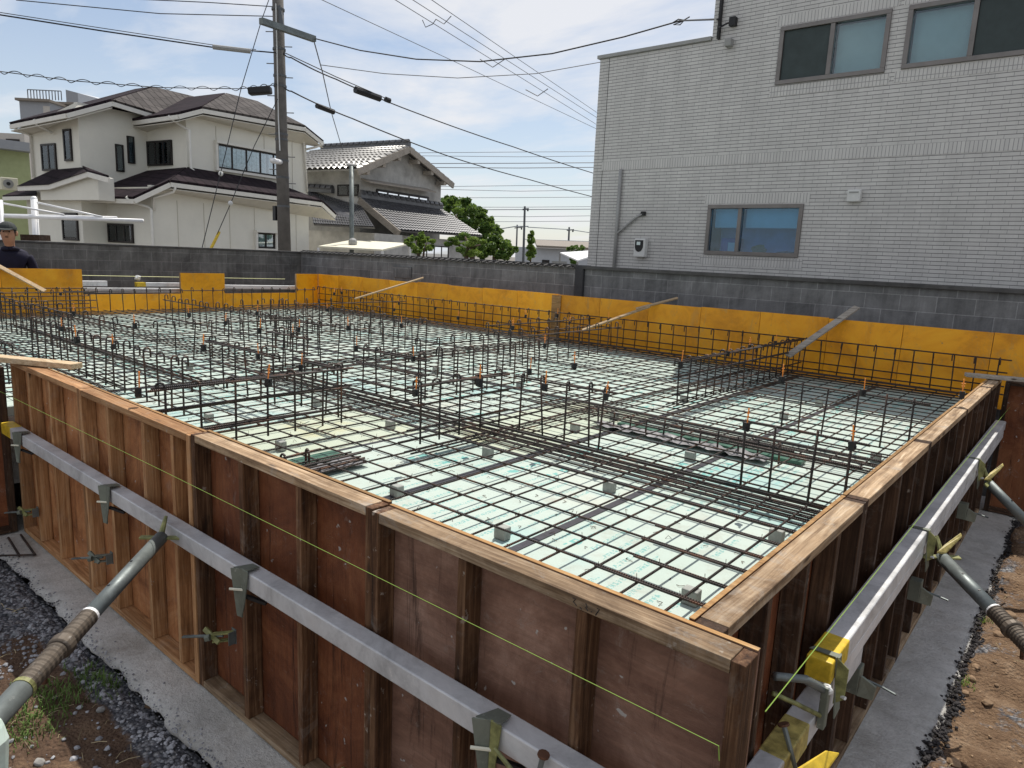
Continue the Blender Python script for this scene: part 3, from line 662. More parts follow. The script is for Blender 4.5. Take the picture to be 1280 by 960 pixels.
cage('YL', 'rebar grid standing at the far left against the tall yellow panel', 'y', -9.33, seq(.2, 2.1, .147), .075, (.065,-.035,-.13), (1,0))
cage('YJ', 'far row of hooked bars between the centre and the back left corner', 'y', -6.9, seq(2.9, 5.2, .16), .08, (.02,), (-1,0))
cage('XG', 'back row of hooked bars in the left half', 'x', 3.3, seq(-7.2, -4.5, .17), .08, (), (0,1))
cage('XP', 'hooked row crossing the left part of the pour, before the lone yellow panel', 'x', 2.35, seq(-7.6, -4.7, .16), .085, (.03,), (0,1))
cage('XQ', 'close row of hooked bars at the far left, just beyond the dense tangle', 'x', .84, seq(-8.6, -5.9, .15), .085, (.05,-.06), (0,1))
cage('YK', 'row of hooked bars running back between the centre rows and the yellow forms', 'y', -3.35, seq(2.3, 5.0, .17), .08, (.03,), (-1,0))
cage('YM', 'short railed row of bars in the left centre, running backwards', 'y', -5.05, seq(1.15, 2.3, .14), .085, (.06,-.05), (-1,0))
cage('LOW', 'low hooked bars peeping out of the recess behind the joint of the corner panel', 'y', -2.17, [.20,.31,.42,.54], -.165, (-.185,-.25), (1,0), zb=-.285)
cage('LOW2', 'row of short stubs beside the green membrane near the right wall', 'x', 2.38, seq(-1.85, -.75, .11), -.165, (-.2,), None, zb=-.285)
# recesses: membrane and crumpled sheet
tag(MB().bx(-1.75, -.66, 2.44, 2.52, -.2835, -.268).build('membrane_strip', M['membrane_green'], None, loc=(-1.5, 2.5, -.284)), 'dark green membrane strip lying under the bars near the right wall', 'membrane')
tag(MB().bx(-2.34, -2.22, .14, .80, -.2835, -.262).build('membrane_strip', M['membrane_green'], None, loc=(-2.3, .5, -.284)), 'dark green membrane strip beside the low hooked bars near the front wall', 'membrane')
def crumple(x0, x1, y0, y1, label):
    mb = grid_sheet(x0, x1, y0, y1, .02, lambda x, y: -.268 + .016*fbm(x, y, 14, 4))
    tag(mb.build('plastic_sheet', M['plastic_sheet'], None, loc=((x0+x1)/2, (y0+y1)/2, -.28), smooth=True), label, 'plastic sheet')
crumple(-1.85, -.80, 2.30, 2.42, 'crumpled grey plastic sheet between the stubs and the green membrane')
crumple(-2.21, -2.09, .12, .82, 'crumpled grey plastic sheet under the low hooked bars near the front wall')
bundle('y', -2.10, .14, .86, (-.05,-.035,-.015,0,.015,.03), 'short black bundle of bars beside the low hooked bars')
# concrete spacer blocks
SPB = [(868,745),(628,664),(762,607),(496,612),(351,556),(610,564),(488,530),(719,534),(768,519),(855,498),(863,569),(906,549),(1024,503),(980,519),(971,668),(1095,571),(261,521),(397,502),(237,457),(545,462),(650,480),(930,470)]
W6 = 'one of the grey concrete spacer blocks propping the rebar grid'
def near_what(x, y):
    side = 'right of the pour' if x > -1.2 else 'middle of the pour' if x > -2.6 else 'left half of the pour'
    return side
spl = ['at the corner by the right wall', 'behind the corner panel near a dark tape', 'by the cross tape in front of the dense bars', 'behind the joint left of the corner panel', 'on the yellowed foam behind the reddish panel', 'on yellowed foam before the middle cage', 'behind the low hooked bars', 'level with the tall middle row', 'just behind the tall middle row', 'far back below the long cage', 'right of the tall middle row', 'before the crumpled sheet', 'far back by the second crossing row', 'behind the green membrane', 'beside the right wall under the four tall bars', 'beside the right wall behind the four tall bars', 'by the cage behind the reddish panel', 'inside the left cages', 'far back at the left', 'far back in the centre', 'behind the three-railed middle cage', 'beside the foot of the long cage']
for k, (u, v) in enumerate(SPB):
    p = onz(u, v, -.262); x, y = p.x, p.y; a = .025
    if k == 0: x -= .01
    o = MB().bx(x - a, x + a, y - a*.75, y + a*.75, -.289, GZm - RB*3).build('spacer_block', M['spacer_concrete'], None, loc=(x, y, -.289), bevel=.004)
    tag(o, 'grey spacer block under the rebar, ' + spl[k], 'spacer block', 'concrete spacer blocks')
# ------------------------------------------------------------------ level markers: an orange rod in a black clip on a standing bar
MK = [(174,486,'on the first bar behind the reddish panel'),(141,431,'on the tight left row, nearest its right end'),(95,422,'on the tight left row, third from its left end'),(77,409,'on the tight left row, at its left end'),(92,390,'above the tangle at the far left'),(46,360,'before the tall left yellow panel, left one'),(76,366,'before the tall left yellow panel, right one'),(168,405,'behind the tight left row'),(254,432,'at the left cages, alone on a tall bar'),(236,392,'in front of the low yellow strip'),(282,402,'in the left half, below the lone yellow panel'),(325,411,'on the short third-row cage, left end'),(323,443,'on the end of the short two-railed cage'),(322,390,'below the right edge of the lone yellow panel'),(335,475,'on the rail of the cage behind the reddish panel'),(366,417,'on the third-row cage, left of a pair'),(374,410,'on the third-row cage, right of a pair'),(377,457,'left of the three-railed cage, dark clip'),(409,386,'far back left of the pole'),(418,366,'by the far yellow corner, left'),(427,365,'by the far yellow corner, right'),(435,408,'in the centre left, behind the hooked rows'),(446,433,'right of the centre-left hooked bars'),(493,386,'far back under the leaning batten, left'),(499,378,'far back under the leaning batten, right'),(502,405,'behind the hooked row of the centre'),(517,446,'at the right end of the three-railed left cage'),(520,488,'on the near end of the middle cage'),(545,384,'against the yellow forms right of the leaning batten'),(573,396,'with a grey cap, against the yellow forms'),(641,408,'on the far row by the bare timber strip, left'),(657,394,'on the far row by the bare timber strip, middle'),(697,393,'on the far row by the bare timber strip, right'),(712,402,'right of the bare timber strip'),(681,430,'on the far end of the centre hooked row'),(600,475,'on the middle cage, halfway along its rail'),(663,462,'behind the right end of the middle cage'),(682,481,'on the tall middle row, its first bar'),(718,455,'on the tall bar right of the middle row'),(758,493,'on the last tall bar of the middle row'),(761,399,'under the spliced batten'),(852,453,'on the near end of the long cage'),(911,440,'on the long cage, third from its near end'),(937,432,'on the long cage, below the grey batten'),(970,427,'on the long cage, near the grey batten foot'),(978,472,'on the second crossing row, left end'),(1080,488,'on the second crossing row, right of its middle'),(934,530,'on the first of the four tall bars'),(1066,553,'on the tall bar nearest the right wall'),(1203,491,'beside the right wall at its far end')]
rodm = MB(); rodm.tube([(0,0,-.03),(0,0,.068)], .0031, 6); rodm.tube([(-.009,0,.048),(.009,0,.048)], .002, 5); rodm.tube([(-.007,0,.034),(.007,0,.034)], .002, 5); rodm.ball((0,0,.068), .0042, 6, 4)
rod0 = rodm.build('marker_rod', M['gap_marker_orange']); clipm = MB(); clipm.obox((0,.004,-.012), (.011,0,0), (0,.012,0), (0,0,.018)); clipm.tube([(-.014,-.002,-.02),(.016,.003,-.004)], .006, 6); clipm.tube([(0,-.010,-.03),(0,.014,-.03)], .005, 6)
clip0 = clipm.build('clip', M['black_plastic']); first = True
for u, v, w in MK:
    zt = .075; p = onz(u, v, zt)
    if p.y > 5.5: p = ony(u, v, 5.5)
    if p.x < -9.3: p = onx(u, v, -9.3)
    r = thing('level_marker', 'orange marker rod in black clip ' + w, 'level marker', p, 'orange level markers on the rebar')
    for o0 in (rod0, clip0):
        o = o0 if first else o0.copy()
        if not first: COL.objects.link(o)
        o.parent = r
    first = False; r.rotation_euler = (rnd(-.08,.08), rnd(-.08,.08), rnd(0, 3.1)); s = rnd(.85, 1.1); r.scale = (s, s, s)
# ------------------------------------------------------------------ metal battens (walers), clamps, props, strings
def waler(a, b, w, h, mat, label, tips=(), worn=()):
    a, b = V(a), V(b); d = (b - a).normalized()
    r = thing('metal_batten', label, 'metal batten', a, 'square metal battens holding the timber forms')
    MB().bar(a, b, w, h).build('tube', mat, r, bevel=.004)
    for p0, p1 in tips:
        MB().bar(a + d*p0, a + d*p1, w + .002, h + .002).build('painted_tip', M['yellow_paint'], r, bevel=.004)
    for p0, p1 in worn: MB().bar(a + d*p0, a + d*p1, w + .002, h + .002).build('painted_tip', M['worn_yellow_paint'], r, bevel=.004)
    return r
waler((-4.2, -.036, -.377), (-.02, -.036, -.374), .058, .060, M['aluminium'], 'long scuffed square metal batten running the whole length of the near timber wall', tips=((-.002, .16),))
w = waler((-.036, .66, -.326), (-.036, 4.80, -.322), .064, .060, M['clean_aluminium'], 'long smooth square metal batten along the right timber wall with a yellow end', tips=((-.003, .16),))
MB().bx(-.0655, -.0065, .70, 4.78, -.408, -.3610).build('lower_channel', M['clean_aluminium'], w, bevel=.003)
waler((-.040, .02, -.440), (-.040, 1.05, -.440), .060, .066, M['aluminium'], 'short dull metal batten low at the right corner, under the yellow-ended one', worn=((.34, .52),))
# hooked clamps on the near batten
CP = 'hook clamps over the near metal batten'
def hook_clamp(x, label, painted=False):
    r = thing('hook_clamp', label, 'clamp', (x, -.07, -.35), CP); y = -.070
    m = M['clamp_paint'] if painted else M['clamp_steel']
    MB().slab([(x-.042,y-.022,-.338),(x,y-.004,-.332),(x+.002,y-.010,-.50),(x-.012,y-.020,-.495)], (.002,.004,.001)).build('left_leaf', M['clamp_steel'], r, bevel=.001)
    MB().slab([(x+.002,y-.006,-.331),(x+.030,y-.002,-.336),(x+.024,y-.012,-.44),(x+.006,y-.014,-.50)], (0,.004,.001)).build('right_leaf', m, r, bevel=.001)
    MB().slab([(x-.036,y-.014,-.3375),(x+.028,y-.0,-.333),(x+.020,y+.045,-.338),(x-.020,y+.045,-.340)], (0,0,.003)).build('top_hook', M['clamp_steel'], r)
    MB().tube([(x-.034,y-.030,-.405),(x+.010,y-.005,-.402)], .0045, 6).build('pin', M['cream_panel'], r)
    MB().bar((x+.012,y,-.425),(x+.075,y+.035,-.44),.012,.010).build('arm', M['black_plastic'], r)
hook_clamp(-3.86, 'grey hook clamp at the left end of the near metal batten, by its yellow tip')
hook_clamp(-2.70, 'grey hook clamp on the near batten, just left of the tube prop')
hook_clamp(-1.60, 'greenish hook clamp on the near batten, right of the tube prop')
hook_clamp(-.525, 'yellow-streaked hook clamp on the near batten, under the corner panel', True)
TG = 'form ties sticking out of the timber walls'
def form_tie(x, z, label, m='clamp_paint', s=1.0):
    r = thing('form_tie', label, 'form tie', (x, 0, z), TG); y = -.002
    MB().bx(x+.030, x+.058, y-.004, y, z-.030, z+.026).build('plate', M['galvanised'], r, bevel=.001)
    MB().bx(x+.054, x+.058, y-.030, y-.0045, z-.026, z+.022).build('flange', M['galvanised'], r, bevel=.001)
    for dz in (.010, -.018): MB().bar((x+.050,y-.006,z+dz+.006),(x-.006,y-.055,z+dz-.004),.020,.005).build('arm', M[m], r, bevel=.001)
    MB().bar((x-.050,y-.062,z+.012),(x+.022,y-.046,z-.020),.018,.013,(.2,-.8,.5)).build('wedge', M[m], r, bevel=.002)
    MB().tube([(x-.004,y-.066,z-.002),(x-.016,y-.078,z-.006)], .013, 6).build('nut', M['clamp_steel'], r, bevel=.001)
    MB().tube([(x+.02,y-.03,z),(x-.07,y-.092,z-.014)], .0055, 7).build('rod', M['galvanised'], r)
    MB().bar((x-.066,y-.090,z-.013),(x-.108,y-.115,z-.022),.013,.006).build('rod_tip', M['galvanised'], r, bevel=.001)
form_tie(-3.95, -.80, 'rusty yellow form tie at the far left end of the near wall')
form_tie(-2.93, -.735, 'grey form tie in front of the fresh pale studs', 'clamp_steel')
form_tie(-1.84, -.675, 'green and grey form tie right of the lower tube prop on the reddish panel')
q_ = ony(462, 962, 0); form_tie(q_.x, q_.z, 'yellow-black form tie at the bottom edge, below the joint of the corner panel')
def side_tie(y, z, label):
    r = thing('form_tie', label, 'form tie', (0, y, z), TG); x = -.008
    MB().bx(x-.05, x-.004, y-.03, y+.02, z-.05, z+.04).build('bracket', M['clamp_steel'], r, bevel=.003)
    MB().slab([(x,y-.03,z+.02),(x+.04,y-.01,z-.01),(x+.035,y-.005,z-.06),(x-.005,y-.03,z-.05)], (.002,.008,0)).build('wedge', M['clamp_steel'], r, bevel=.001)
    MB().tube([(x-.02,y,z),(x+.055,y+.01,z-.012),(x+.095,y+.004,z-.016)], .0042, 6).build('rod', M['galvanised'], r)
side_tie(1.10, -.545, 'form tie with a thin rod below the yellow end of the right batten'); side_tie(2.08, -.60, 'form tie with a thin rod on the right wall, below the nearer tube prop'); side_tie(3.35, -.58, 'form tie on the right wall below the farther tube prop')
def side_clamp(y, label):
    r = thing('hook_clamp', label, 'clamp', (0, y, -.35), 'hook clamps over the right metal batten'); x = -.003
    MB().slab([(x-.002,y-.016,-.288),(x+.002,y+.016,-.288),(x+.016,y+.012,-.44),(x+.012,y-.014,-.46)], (.004,0,0)).build('leaf', M['clamp_steel'], r, bevel=.001)
    MB().slab([(x+.004,y-.018,-.288),(x+.032,y-.012,-.312),(x+.03,y-.008,-.40),(x+.006,y-.014,-.42)], (.001,.004,0)).build('rib', M['clamp_paint'], r, bevel=.001)
    MB().slab([(x-.068,y-.012,-.2925),(x+.008,y-.014,-.2905),(x+.008,y+.010,-.2905),(x-.06,y+.008,-.2925)], (0,0,.0025)).build('top_hook', M['clamp_steel'], r)
    MB().tube([(x+.01,y,-.395),(x+.034,y-.012,-.392)], .005, 6).build('pin', M['white_plastic'], r)
side_clamp(.70, 'steel clamp plate at the yellow end of the right batten'); side_clamp(1.93, 'hook clamp on the right batten beside the nearer tube prop'); side_clamp(3.40, 'hook clamp on the right batten beside the farther tube prop')
# bracket arms between the two right battens
r = thing('bracket_arm', 'pale green bent steel arm reaching from the right wall under the yellow batten end', 'bracket', (-.03, .55, -.36))
MB().tube([(-.075,.43,-.255),(-.03,.52,-.285),(.0,.60,-.34)], .011, 6).build('upper_arm', M['galvanised'], r, smooth=True)
MB().tube([(-.075,.43,-.30),(-.035,.50,-.345),(.0,.58,-.40)], .006, 6).build('lower_arm', M['clamp_paint'], r, smooth=True)
MB().bx(-.006,.012,.585,.61,-.44,-.325).build('upright', M['clamp_steel'], r, bevel=.002)
MB().ball((.006,.597,-.335),.013,7,5,.2).build('nut', M['white_plastic'], r)
def pin_bolt(a, b, label):
    a, b = V(a), V(b); r = thing('pin_bolt', label, 'bolt', a, 'headed pins beside the metal battens')
    MB().tube([a, b], [.005, .0065], 7).build('shank', M['galvanised'], r)
    d = (b - a).normalized(); MB().tube([b, b + d*.005], .0135, 10).build('head', M['rust'], r)
pin_bolt((-.385,-.085,-.43),(-.37,-.080,-.335), 'headed pin standing on the near batten at the bottom edge')
pin_bolt((.005,.40,-.44),(-.035,.41,-.355), 'headed pin standing on the low right batten')
tag(MB().slab([(-.01,.25,-.42),(.012,.33,-.41),(.05,.44,-.40),(.075,.47,-.41),(.06,.38,-.44),(.03,.27,-.46)], (.004,0,.012)).build('wedge_lever', M['yellow_paint'], None, loc=(.03,.35,-.43), bevel=.003), 'bright yellow wedge-shaped handle at the bottom right corner of the forms', 'handle')
tag(MB().tube([(-.50,-.085,-.385),(-.36,-.105,-.425)], .005, 6).build('yellow_rod', M['clamp_paint'], None, loc=(-.5,-.085,-.385)), 'thin yellowish rod hanging under the near batten at the bottom edge', 'rod')
def prop(p0, p1, R, label, handle):
    p0, p1 = V(p0), V(p1); d = (p1 - p0); Lg = d.length; d.normalize()
    r = thing('tube_prop', label, 'tube prop', p1, 'slanting tube props')
    a = lambda t: p0 + d * Lg * t
    sd = d.cross(V((0,0,1))).normalized(); up = sd.cross(d)
    MB().tube([p0, a(.46)], R*.86, 18).build('inner_tube', M['galvanised'], r, smooth=True)
    for t in (.20, .34):
        MB().tube([a(t) + up*R*.80 + sd*R*.2, a(t) + up*R*.885 + sd*R*.22], R*.16, 8).build('pin_hole', M['black_plastic'], r)
    MB().tube([a(.455), a(.465)], R*.95, 18).build('ring', M['white_steel'], r)
    n = 60; pts = []; rs = []
    for k in range(n + 1):
        pts.append(a(.466 + .28*k/n)); rs.append(R*(.99 if k % 4 < 2 else .90))
    MB().tube(pts, rs, 18).build('thread', M['rusty_thread'], r)
    pts = [a(.575), a(.58), a(.605), a(.61)]; MB().tube(pts, [R*1.02, R*1.2, R*1.2, R*1.02], 16).build('collar', M['rusty_thread'], r, bevel=.002)
    MB().tube([a(.61) + sd*R*1.1*handle, a(.61) + sd*R*1.5*handle - V((0,0,.10))], .007, 6).build('collar_handle', M['rust'], r)
    MB().tube([a(.745), a(.757)], R*1.06, 18).build('ring', M['clamp_paint'], r)
    MB().tube([a(.757), a(1.0)], R, 18).build('outer_tube', M['galvanised'], r, smooth=True)
    MB().bar(p0 - sd*.075, p0 + sd*.075, .008, .022, tuple(d)).build('head_bar', M['clamp_paint'], r, bevel=.002)
    MB().tube([p0 + d*.01, p0 - d*.035 + V((0,0,.045)), p0 - d*.05 + V((0,0,.06))], [.012,.008,.006], 7).build('head_hook', M['clamp_paint'], r)
prop((-2.115,-.105,-.375), atd(-70, 968, 1.48), .028, 'thick slanting tube prop with a rusty thread, leaning up to the near batten', 1)
prop((.050,1.97,-.40), atd(1345, 868, 2.1), .029, 'nearer slanting tube prop on the right, with yellow-tipped hook', -1)
prop((.055,3.42,-.42), atd(1365, 735, 3.6), .029, 'farther slanting tube prop on the right, half out of frame', -1)
tag(MB().slab([(.035,1.93,-.378),(.05,1.99,-.36),(.088,2.085,-.325),(.096,2.075,-.337),(.062,1.96,-.384)], (.002,0,.009)).build('wedge_lever', M['worn_yellow_paint'], None, loc=(.06,2,-.37), bevel=.003), 'worn yellow handle on top of the nearer right tube prop', 'handle')
tag(MB().slab([(.035,3.37,-.398),(.05,3.45,-.375),(.092,3.57,-.333),(.10,3.555,-.345),(.062,3.41,-.402)], (.002,0,.009)).build('wedge_lever', M['worn_yellow_paint'], None, loc=(.06,3.4,-.37), bevel=.003), 'worn yellow handle on top of the farther right tube prop', 'handle')
def string(pts, r, mat, label): tag(MB().tube(pts, r, 5).build('string_line', M[mat], None, loc=pts[0]), label, 'string', 'tight setting-out strings')
string([(-4.2,-.072,-.158),(-2.1,-.07,-.138),(-.012,-.058,-.132)], .0009, 'string_green', 'thin yellow-green string along the face of the near timber wall')
tag(MB().tube([(-.012,-.058,-.132),(-.011,-.050,-.165)], .0012, 5).build('string_nail', M['string_green'], None, loc=(-.012,-.05,-.13)), 'nail holding the green string at the right corner post', 'nail')
string([(.012,.10,-.135),(-.002,2.3,-.165),(-.004,4.88,-.20)], .0011, 'string_green', 'thin green string along the right metal batten')
# ------------------------------------------------------------------ ground clutter in front
mb = MB()
for k in range(11000):
    x = rnd(-4.9, -1.2); y = rnd(-1.2, -.165)
    soil = ((x + 2.95)*1.6 + fbm(x, y, 2.4)*1.2 > .1) and y < -.29 + .05*fbm(x, y, 6)
    if soil and rnd(0,1) > .14: continue
    s = .0028 + .010*rnd(0,1)**2.6 * (1.6 if rnd(0,1) < .06 else 1); mb.stone((x, y, hfront(x, y) + s*.25), s)
for k in range(600):
    x = rnd(-4.6, -1.2); s = rnd(.0015, .006); mb.stone((x, -.185 + abs(random.gauss(0, .035)), G + s*.2), s)
g = mb.build('gravel', M['stone_dark']); tag(g, 'dark crushed stone spread over the ground before the near timber wall', 'gravel', None, 'stuff')
mb = MB()
for k in range(2600):
    x = rnd(.17, 2.2); y = rnd(.4, 4.6); s = .002 + .009*rnd(0,1)**2 * (2.4 if rnd(0,1) < .04 else 1); mb.stone((x, y, hside(x, y) + s*.2), s)
tag(mb.build('gravel', M['stone_brown']), 'small brown stones scattered over the dirt at the right', 'gravel', None, 'stuff')
mb = MB()
for k in range(3600):
    y = rnd(.2, 4.9); x = .158 + .03*fbm(0, y, 2.5, 4) + random.gauss(.008, .018); s = .003 + .009*rnd(0,1)**2; mb.stone((x, y, G - .022 + rnd(0, .028)), s)
tag(mb.build('gravel', M['soil_black']), 'black crushed stone in the gap along the right concrete strip', 'gravel', None, 'stuff')
STN = [(137,811,.035,'front','brownish rock by the concrete strip below the slanting prop'),(188,872,.025,'front','reddish rock in the dark soil by the concrete strip'),(126,892,.02,'front','flat stone in the dark soil'),(50,957,.022,'front','grey slab of stone in the sunlit soil at the bottom left'),(1262,768,.045,'side','big brown rock beside the nearer right prop'),(1247,795,.028,'side','pale rock under the nearer right prop'),(1250,668,.03,'side','brown stone between the two right props'),(1219,836,.022,'side','yellowish rock near the edge of the right strip'),(1215,848,.02,'side','brown rock at the edge of the right strip'),(1235,876,.024,'side','pale flat rock in the middle of the right dirt'),(1192,950,.03,'side','pale rock in the hollow at the bottom right')]
for u, v, s, w, lb in STN:
    p = onz(u, v, G - .02 if w == 'front' else G + .01); z = hfront(p.x, p.y) if w == 'front' else hside(p.x, p.y)
    tag(MB().stone((p.x, p.y, z + s*.25), s, .6).build('rock', M['stone_brown' if w == 'side' or 'brown' in lb or 'red' in lb else 'stone_pale'], None, loc=(p.x, p.y, z), bevel=s*.12), lb, 'rock')
def tufts(name, pts, label, mat, n, h):
    mb = MB()
    for px, py, sp, fn in pts:
        for k in range(n):
            x = px + random.gauss(0, sp); y = py + random.gauss(0, sp); z = fn(x, y) - .004; a = rnd(0, 6.28); l = h * rnd(.4, 1.1); ln = rnd(.2, .9)
            d = V((math.cos(a), math.sin(a), 0)); s = V((-d.y, d.x, 0)) * .0022
            p = V((x, y, z)); m = p + d*l*ln*.35 + V((0,0,l*.6)); t = p + d*l*ln + V((0,0,l*.8))
            mb.add([p - s, p + s, m + s*.7, m - s*.7, t], [(0,1,2,3), (3,2,4)])
    tag(mb.build(name, M[mat]), label, 'grass', None, 'stuff')
q = [onz(u, v, G - .02) for u, v in ((60,870),(25,905),(110,850),(130,858),(70,885),(40,920))]
tufts('grass', [(p.x, p.y, .05, hfront) for p in q], 'tufts of short grass in front of the near wall at the bottom left', 'grass', 130, .045)
q = [onz(u, v, G) for u, v in ((1207,855),(1228,778),(1255,655),(1245,640))]
tufts('grass', [(p.x, p.y, .02, hside) for p in q], 'small weeds at the edge of the right dirt', 'leaf_light', 40, .035)
mb = MB()
for k in range(160):
    x = rnd(-3.4, -1.5); y = rnd(-1.1, -.3); a = rnd(0, 6.28); l = rnd(.02, .07); z = hfront(x, y) + .004
    mb.tube([(x, y, z), (x + math.cos(a)*l*.5, y + math.sin(a)*l*.5, z + rnd(.002,.01)), (x + math.cos(a)*l, y + math.sin(a)*l, z + rnd(-.002,.006))], .0012, 3)
for k in range(90):
    x = rnd(.2, 1.6); y = rnd(.6, 4); a = rnd(0, 6.28); l = rnd(.02, .08); z = hside(x, y) + .004
    mb.tube([(x, y, z), (x + math.cos(a)*l*.5, y + math.sin(a)*l*.5, z + rnd(.002,.01)), (x + math.cos(a)*l, y + math.sin(a)*l, z + rnd(-.002,.006))], .0014, 3)
tag(mb.build('debris', M['dry_stalk']), 'dry stalks and splinters scattered on the ground', 'debris', None, 'stuff')
p = atd(-5, 930, .72)
tag(MB().slab([p + V((-.10,-.06,-.10)), p + V((.012,.006,-.06)), p + V((.010,.012,.008)), p + V((-.004,.012,.026)), p + V((-.10,-.04,.035))], (.02,-.03,.0)).build('foam_offcut', M['foam'], None, loc=p, bevel=.008), 'pale mint foam offcut poking in at the bottom left corner', 'foam offcut')
r = thing('rebar_grate', 'small black rebar frame lying on the concrete strip at the far left', 'rebar frame', (-4.05,-.12,G+.01))
for a, b in (((-4.15,-.03),(-3.80,-.06)),((-3.80,-.06),(-3.92,-.20)),((-3.92,-.20),(-4.2,-.17)),((-4.15,-.09),(-3.84,-.12))):
    MB().tube([(a[0],a[1],G+.014),(b[0],b[1],G+.014)], .006, 6).build('bar', M['rebar_x'], r)
# ------------------------------------------------------------------ block walls round the site
def blockwall(name, label, boxv, mat, cap=None, group='concrete block walls round the site', capmat='block_x'):
    x0, x1, y0, y1, z0, z1 = boxv
    r = thing(name, label, 'wall', ((x0+x1)/2, (y0+y1)/2, z0), group)
    MB().bx(*boxv).build('masonry', M[mat], r)
    if cap: MB().bx(*cap).build('coping', M[capmat], r, bevel=.006)
    return r
plain('coping_dark', (.075,.072,.07), .85, 0, .4, 5, .3, 50)
plain('pilaster', (.05,.05,.053), .9, 0, .35, 5, .3)
blockwall('block_wall', 'grey block wall in front of the tiled building, with a dark stained coping', (-4.44, 3.0, 5.95, 6.05, G-.15, .58), 'block_x', (-4.46, 3.0, 5.91, 6.09, .5805, .62), capmat='coping_dark')
tag(MB().bx(-4.565, -4.445, 5.915, 6.085, G-.15, .625).build('wall_pillar', M['pilaster'], None, loc=(-4.5,6,G), bevel=.006), 'dark pillar between the two stretches of block wall', 'wall pillar')
w = blockwall('block_wall', 'grey block wall with a little tiled coping, below the tiled-roof house', (-10.44, -4.57, 5.955, 6.045, G-.15, .585), 'block_x')
mb = MB()
for k in range(50):
    x = -10.42 + k*.117; mb.tube([(x, 5.90, .592), (x, 6.0, .615), (x, 6.1, .592)], .014, 6)
mb.bx(-10.44, -4.60, 5.985, 6.015, .612, .632); mb.bx(-10.44,-4.58,5.92,6.08,.5855,.596)
mb.build('coping', M['coping_dark'], w)
tag(MB().bx(-7.95, -7.55, 5.935, 5.953, .30, .46).build('vent_block', M['block_x'], None, loc=(-7.75,5.94,.3)), 'lone block set on the wall face behind the leaning batten', 'block')
blockwall('block_wall', 'stained dark grey block wall before the white house, at the far left', (-10.54, -10.445, -1.5, 6.045, G-.15, .575), 'block_y', (-10.55, -10.435, -1.5, 6.05, .5755, .605), capmat='coping_dark')
# ------------------------------------------------------------------ the tiled building on the right
TY = 6.8
tb = thing('tiled_building', 'large pale grey tile-clad building behind the right block wall', 'building', (-2, 9, G))
XA_, XB_, XS = -4.99, 4.5, -3.475
wins = [(-3.33,-2.23,.82,1.395), (-2.69,-1.605,2.65,3.24), (-1.46,-.05,2.66,3.24)]
bands = []                               # soldier courses replacing the running bond
for x0, x1, z0, z1 in wins: bands += [(x0 - .05, x1 + .05, z0 - .115, z0 - .012), (x0 - .05, x1 + .05, z1 + .012, z1 + .115)]
bands.append((XA_ + .13, XB_, 1.845, 1.95))
def wall_holes(x0, x1, z0, z1, holes, y):
    xs_ = sorted({x0, x1, *[h[0] for h in holes], *[h[1] for h in holes]}); zs = sorted({z0, z1, *[h[2] for h in holes], *[h[3] for h in holes]})
    xs_ = [a for a in xs_ if x0 <= a <= x1]; zs = [a for a in zs if z0 <= a <= z1]; mb = MB()
    for a, b in zip(xs_, xs_[1:]):
        for c, d in zip(zs, zs[1:]):
            m = ((a+b)/2, (c+d)/2)
            if any(h[0] < m[0] < h[1] and h[2] < m[1] < h[3] for h in holes): continue
            mb.add([(a,y,c),(b,y,c),(b,y,d),(a,y,d)], [(0,1,2,3)])
    return mb
mb = wall_holes(XA_, XS, G-.15, 3.225, wins, TY); mb2 = wall_holes(XS, XB_, G-.15, 5.2, wins, TY); mb.add(mb2.v, mb2.f)
mb.add([(XA_,TY,G-.15),(XA_,TY+9,G-.15),(XA_,TY+9,3.225),(XA_,TY,3.225)], [(3,2,1,0)])
mb.add([(XS,TY,3.225),(XS,TY+9,3.225),(XS,TY+9,5.2),(XS,TY,5.2)], [(3,2,1,0)])
mb.add([(XA_,TY+9,G-.15),(XB_,TY+9,G-.15),(XB_,TY+9,3.225),(XA_,TY+9,3.225)], [(3,2,1,0)])
mb.build('wall', M['wall_tile'], tb)
mb = MB()
for x0, x1, z0, z1 in bands: mb.bx(x0, x1, TY - .003, TY + .02, z0, z1)
mb.build('soldier_course', M['soldier_tile'], tb)
MB().bx(-4.852, -4.846, TY - .002, TY + .01, G, 3.22).build('movement_joint', M['black_plastic'], tb)
MB().bx(XA_-.03, XS-.001, TY-.03, TY+9, 3.2255, 3.265).build('parapet_cap', M['grey_plastic'], tb)
MB().bx(XS-.03, XB_, TY-.03, TY+9, 5.2005, 5.24).build('parapet_cap', M['grey_plastic'], tb)
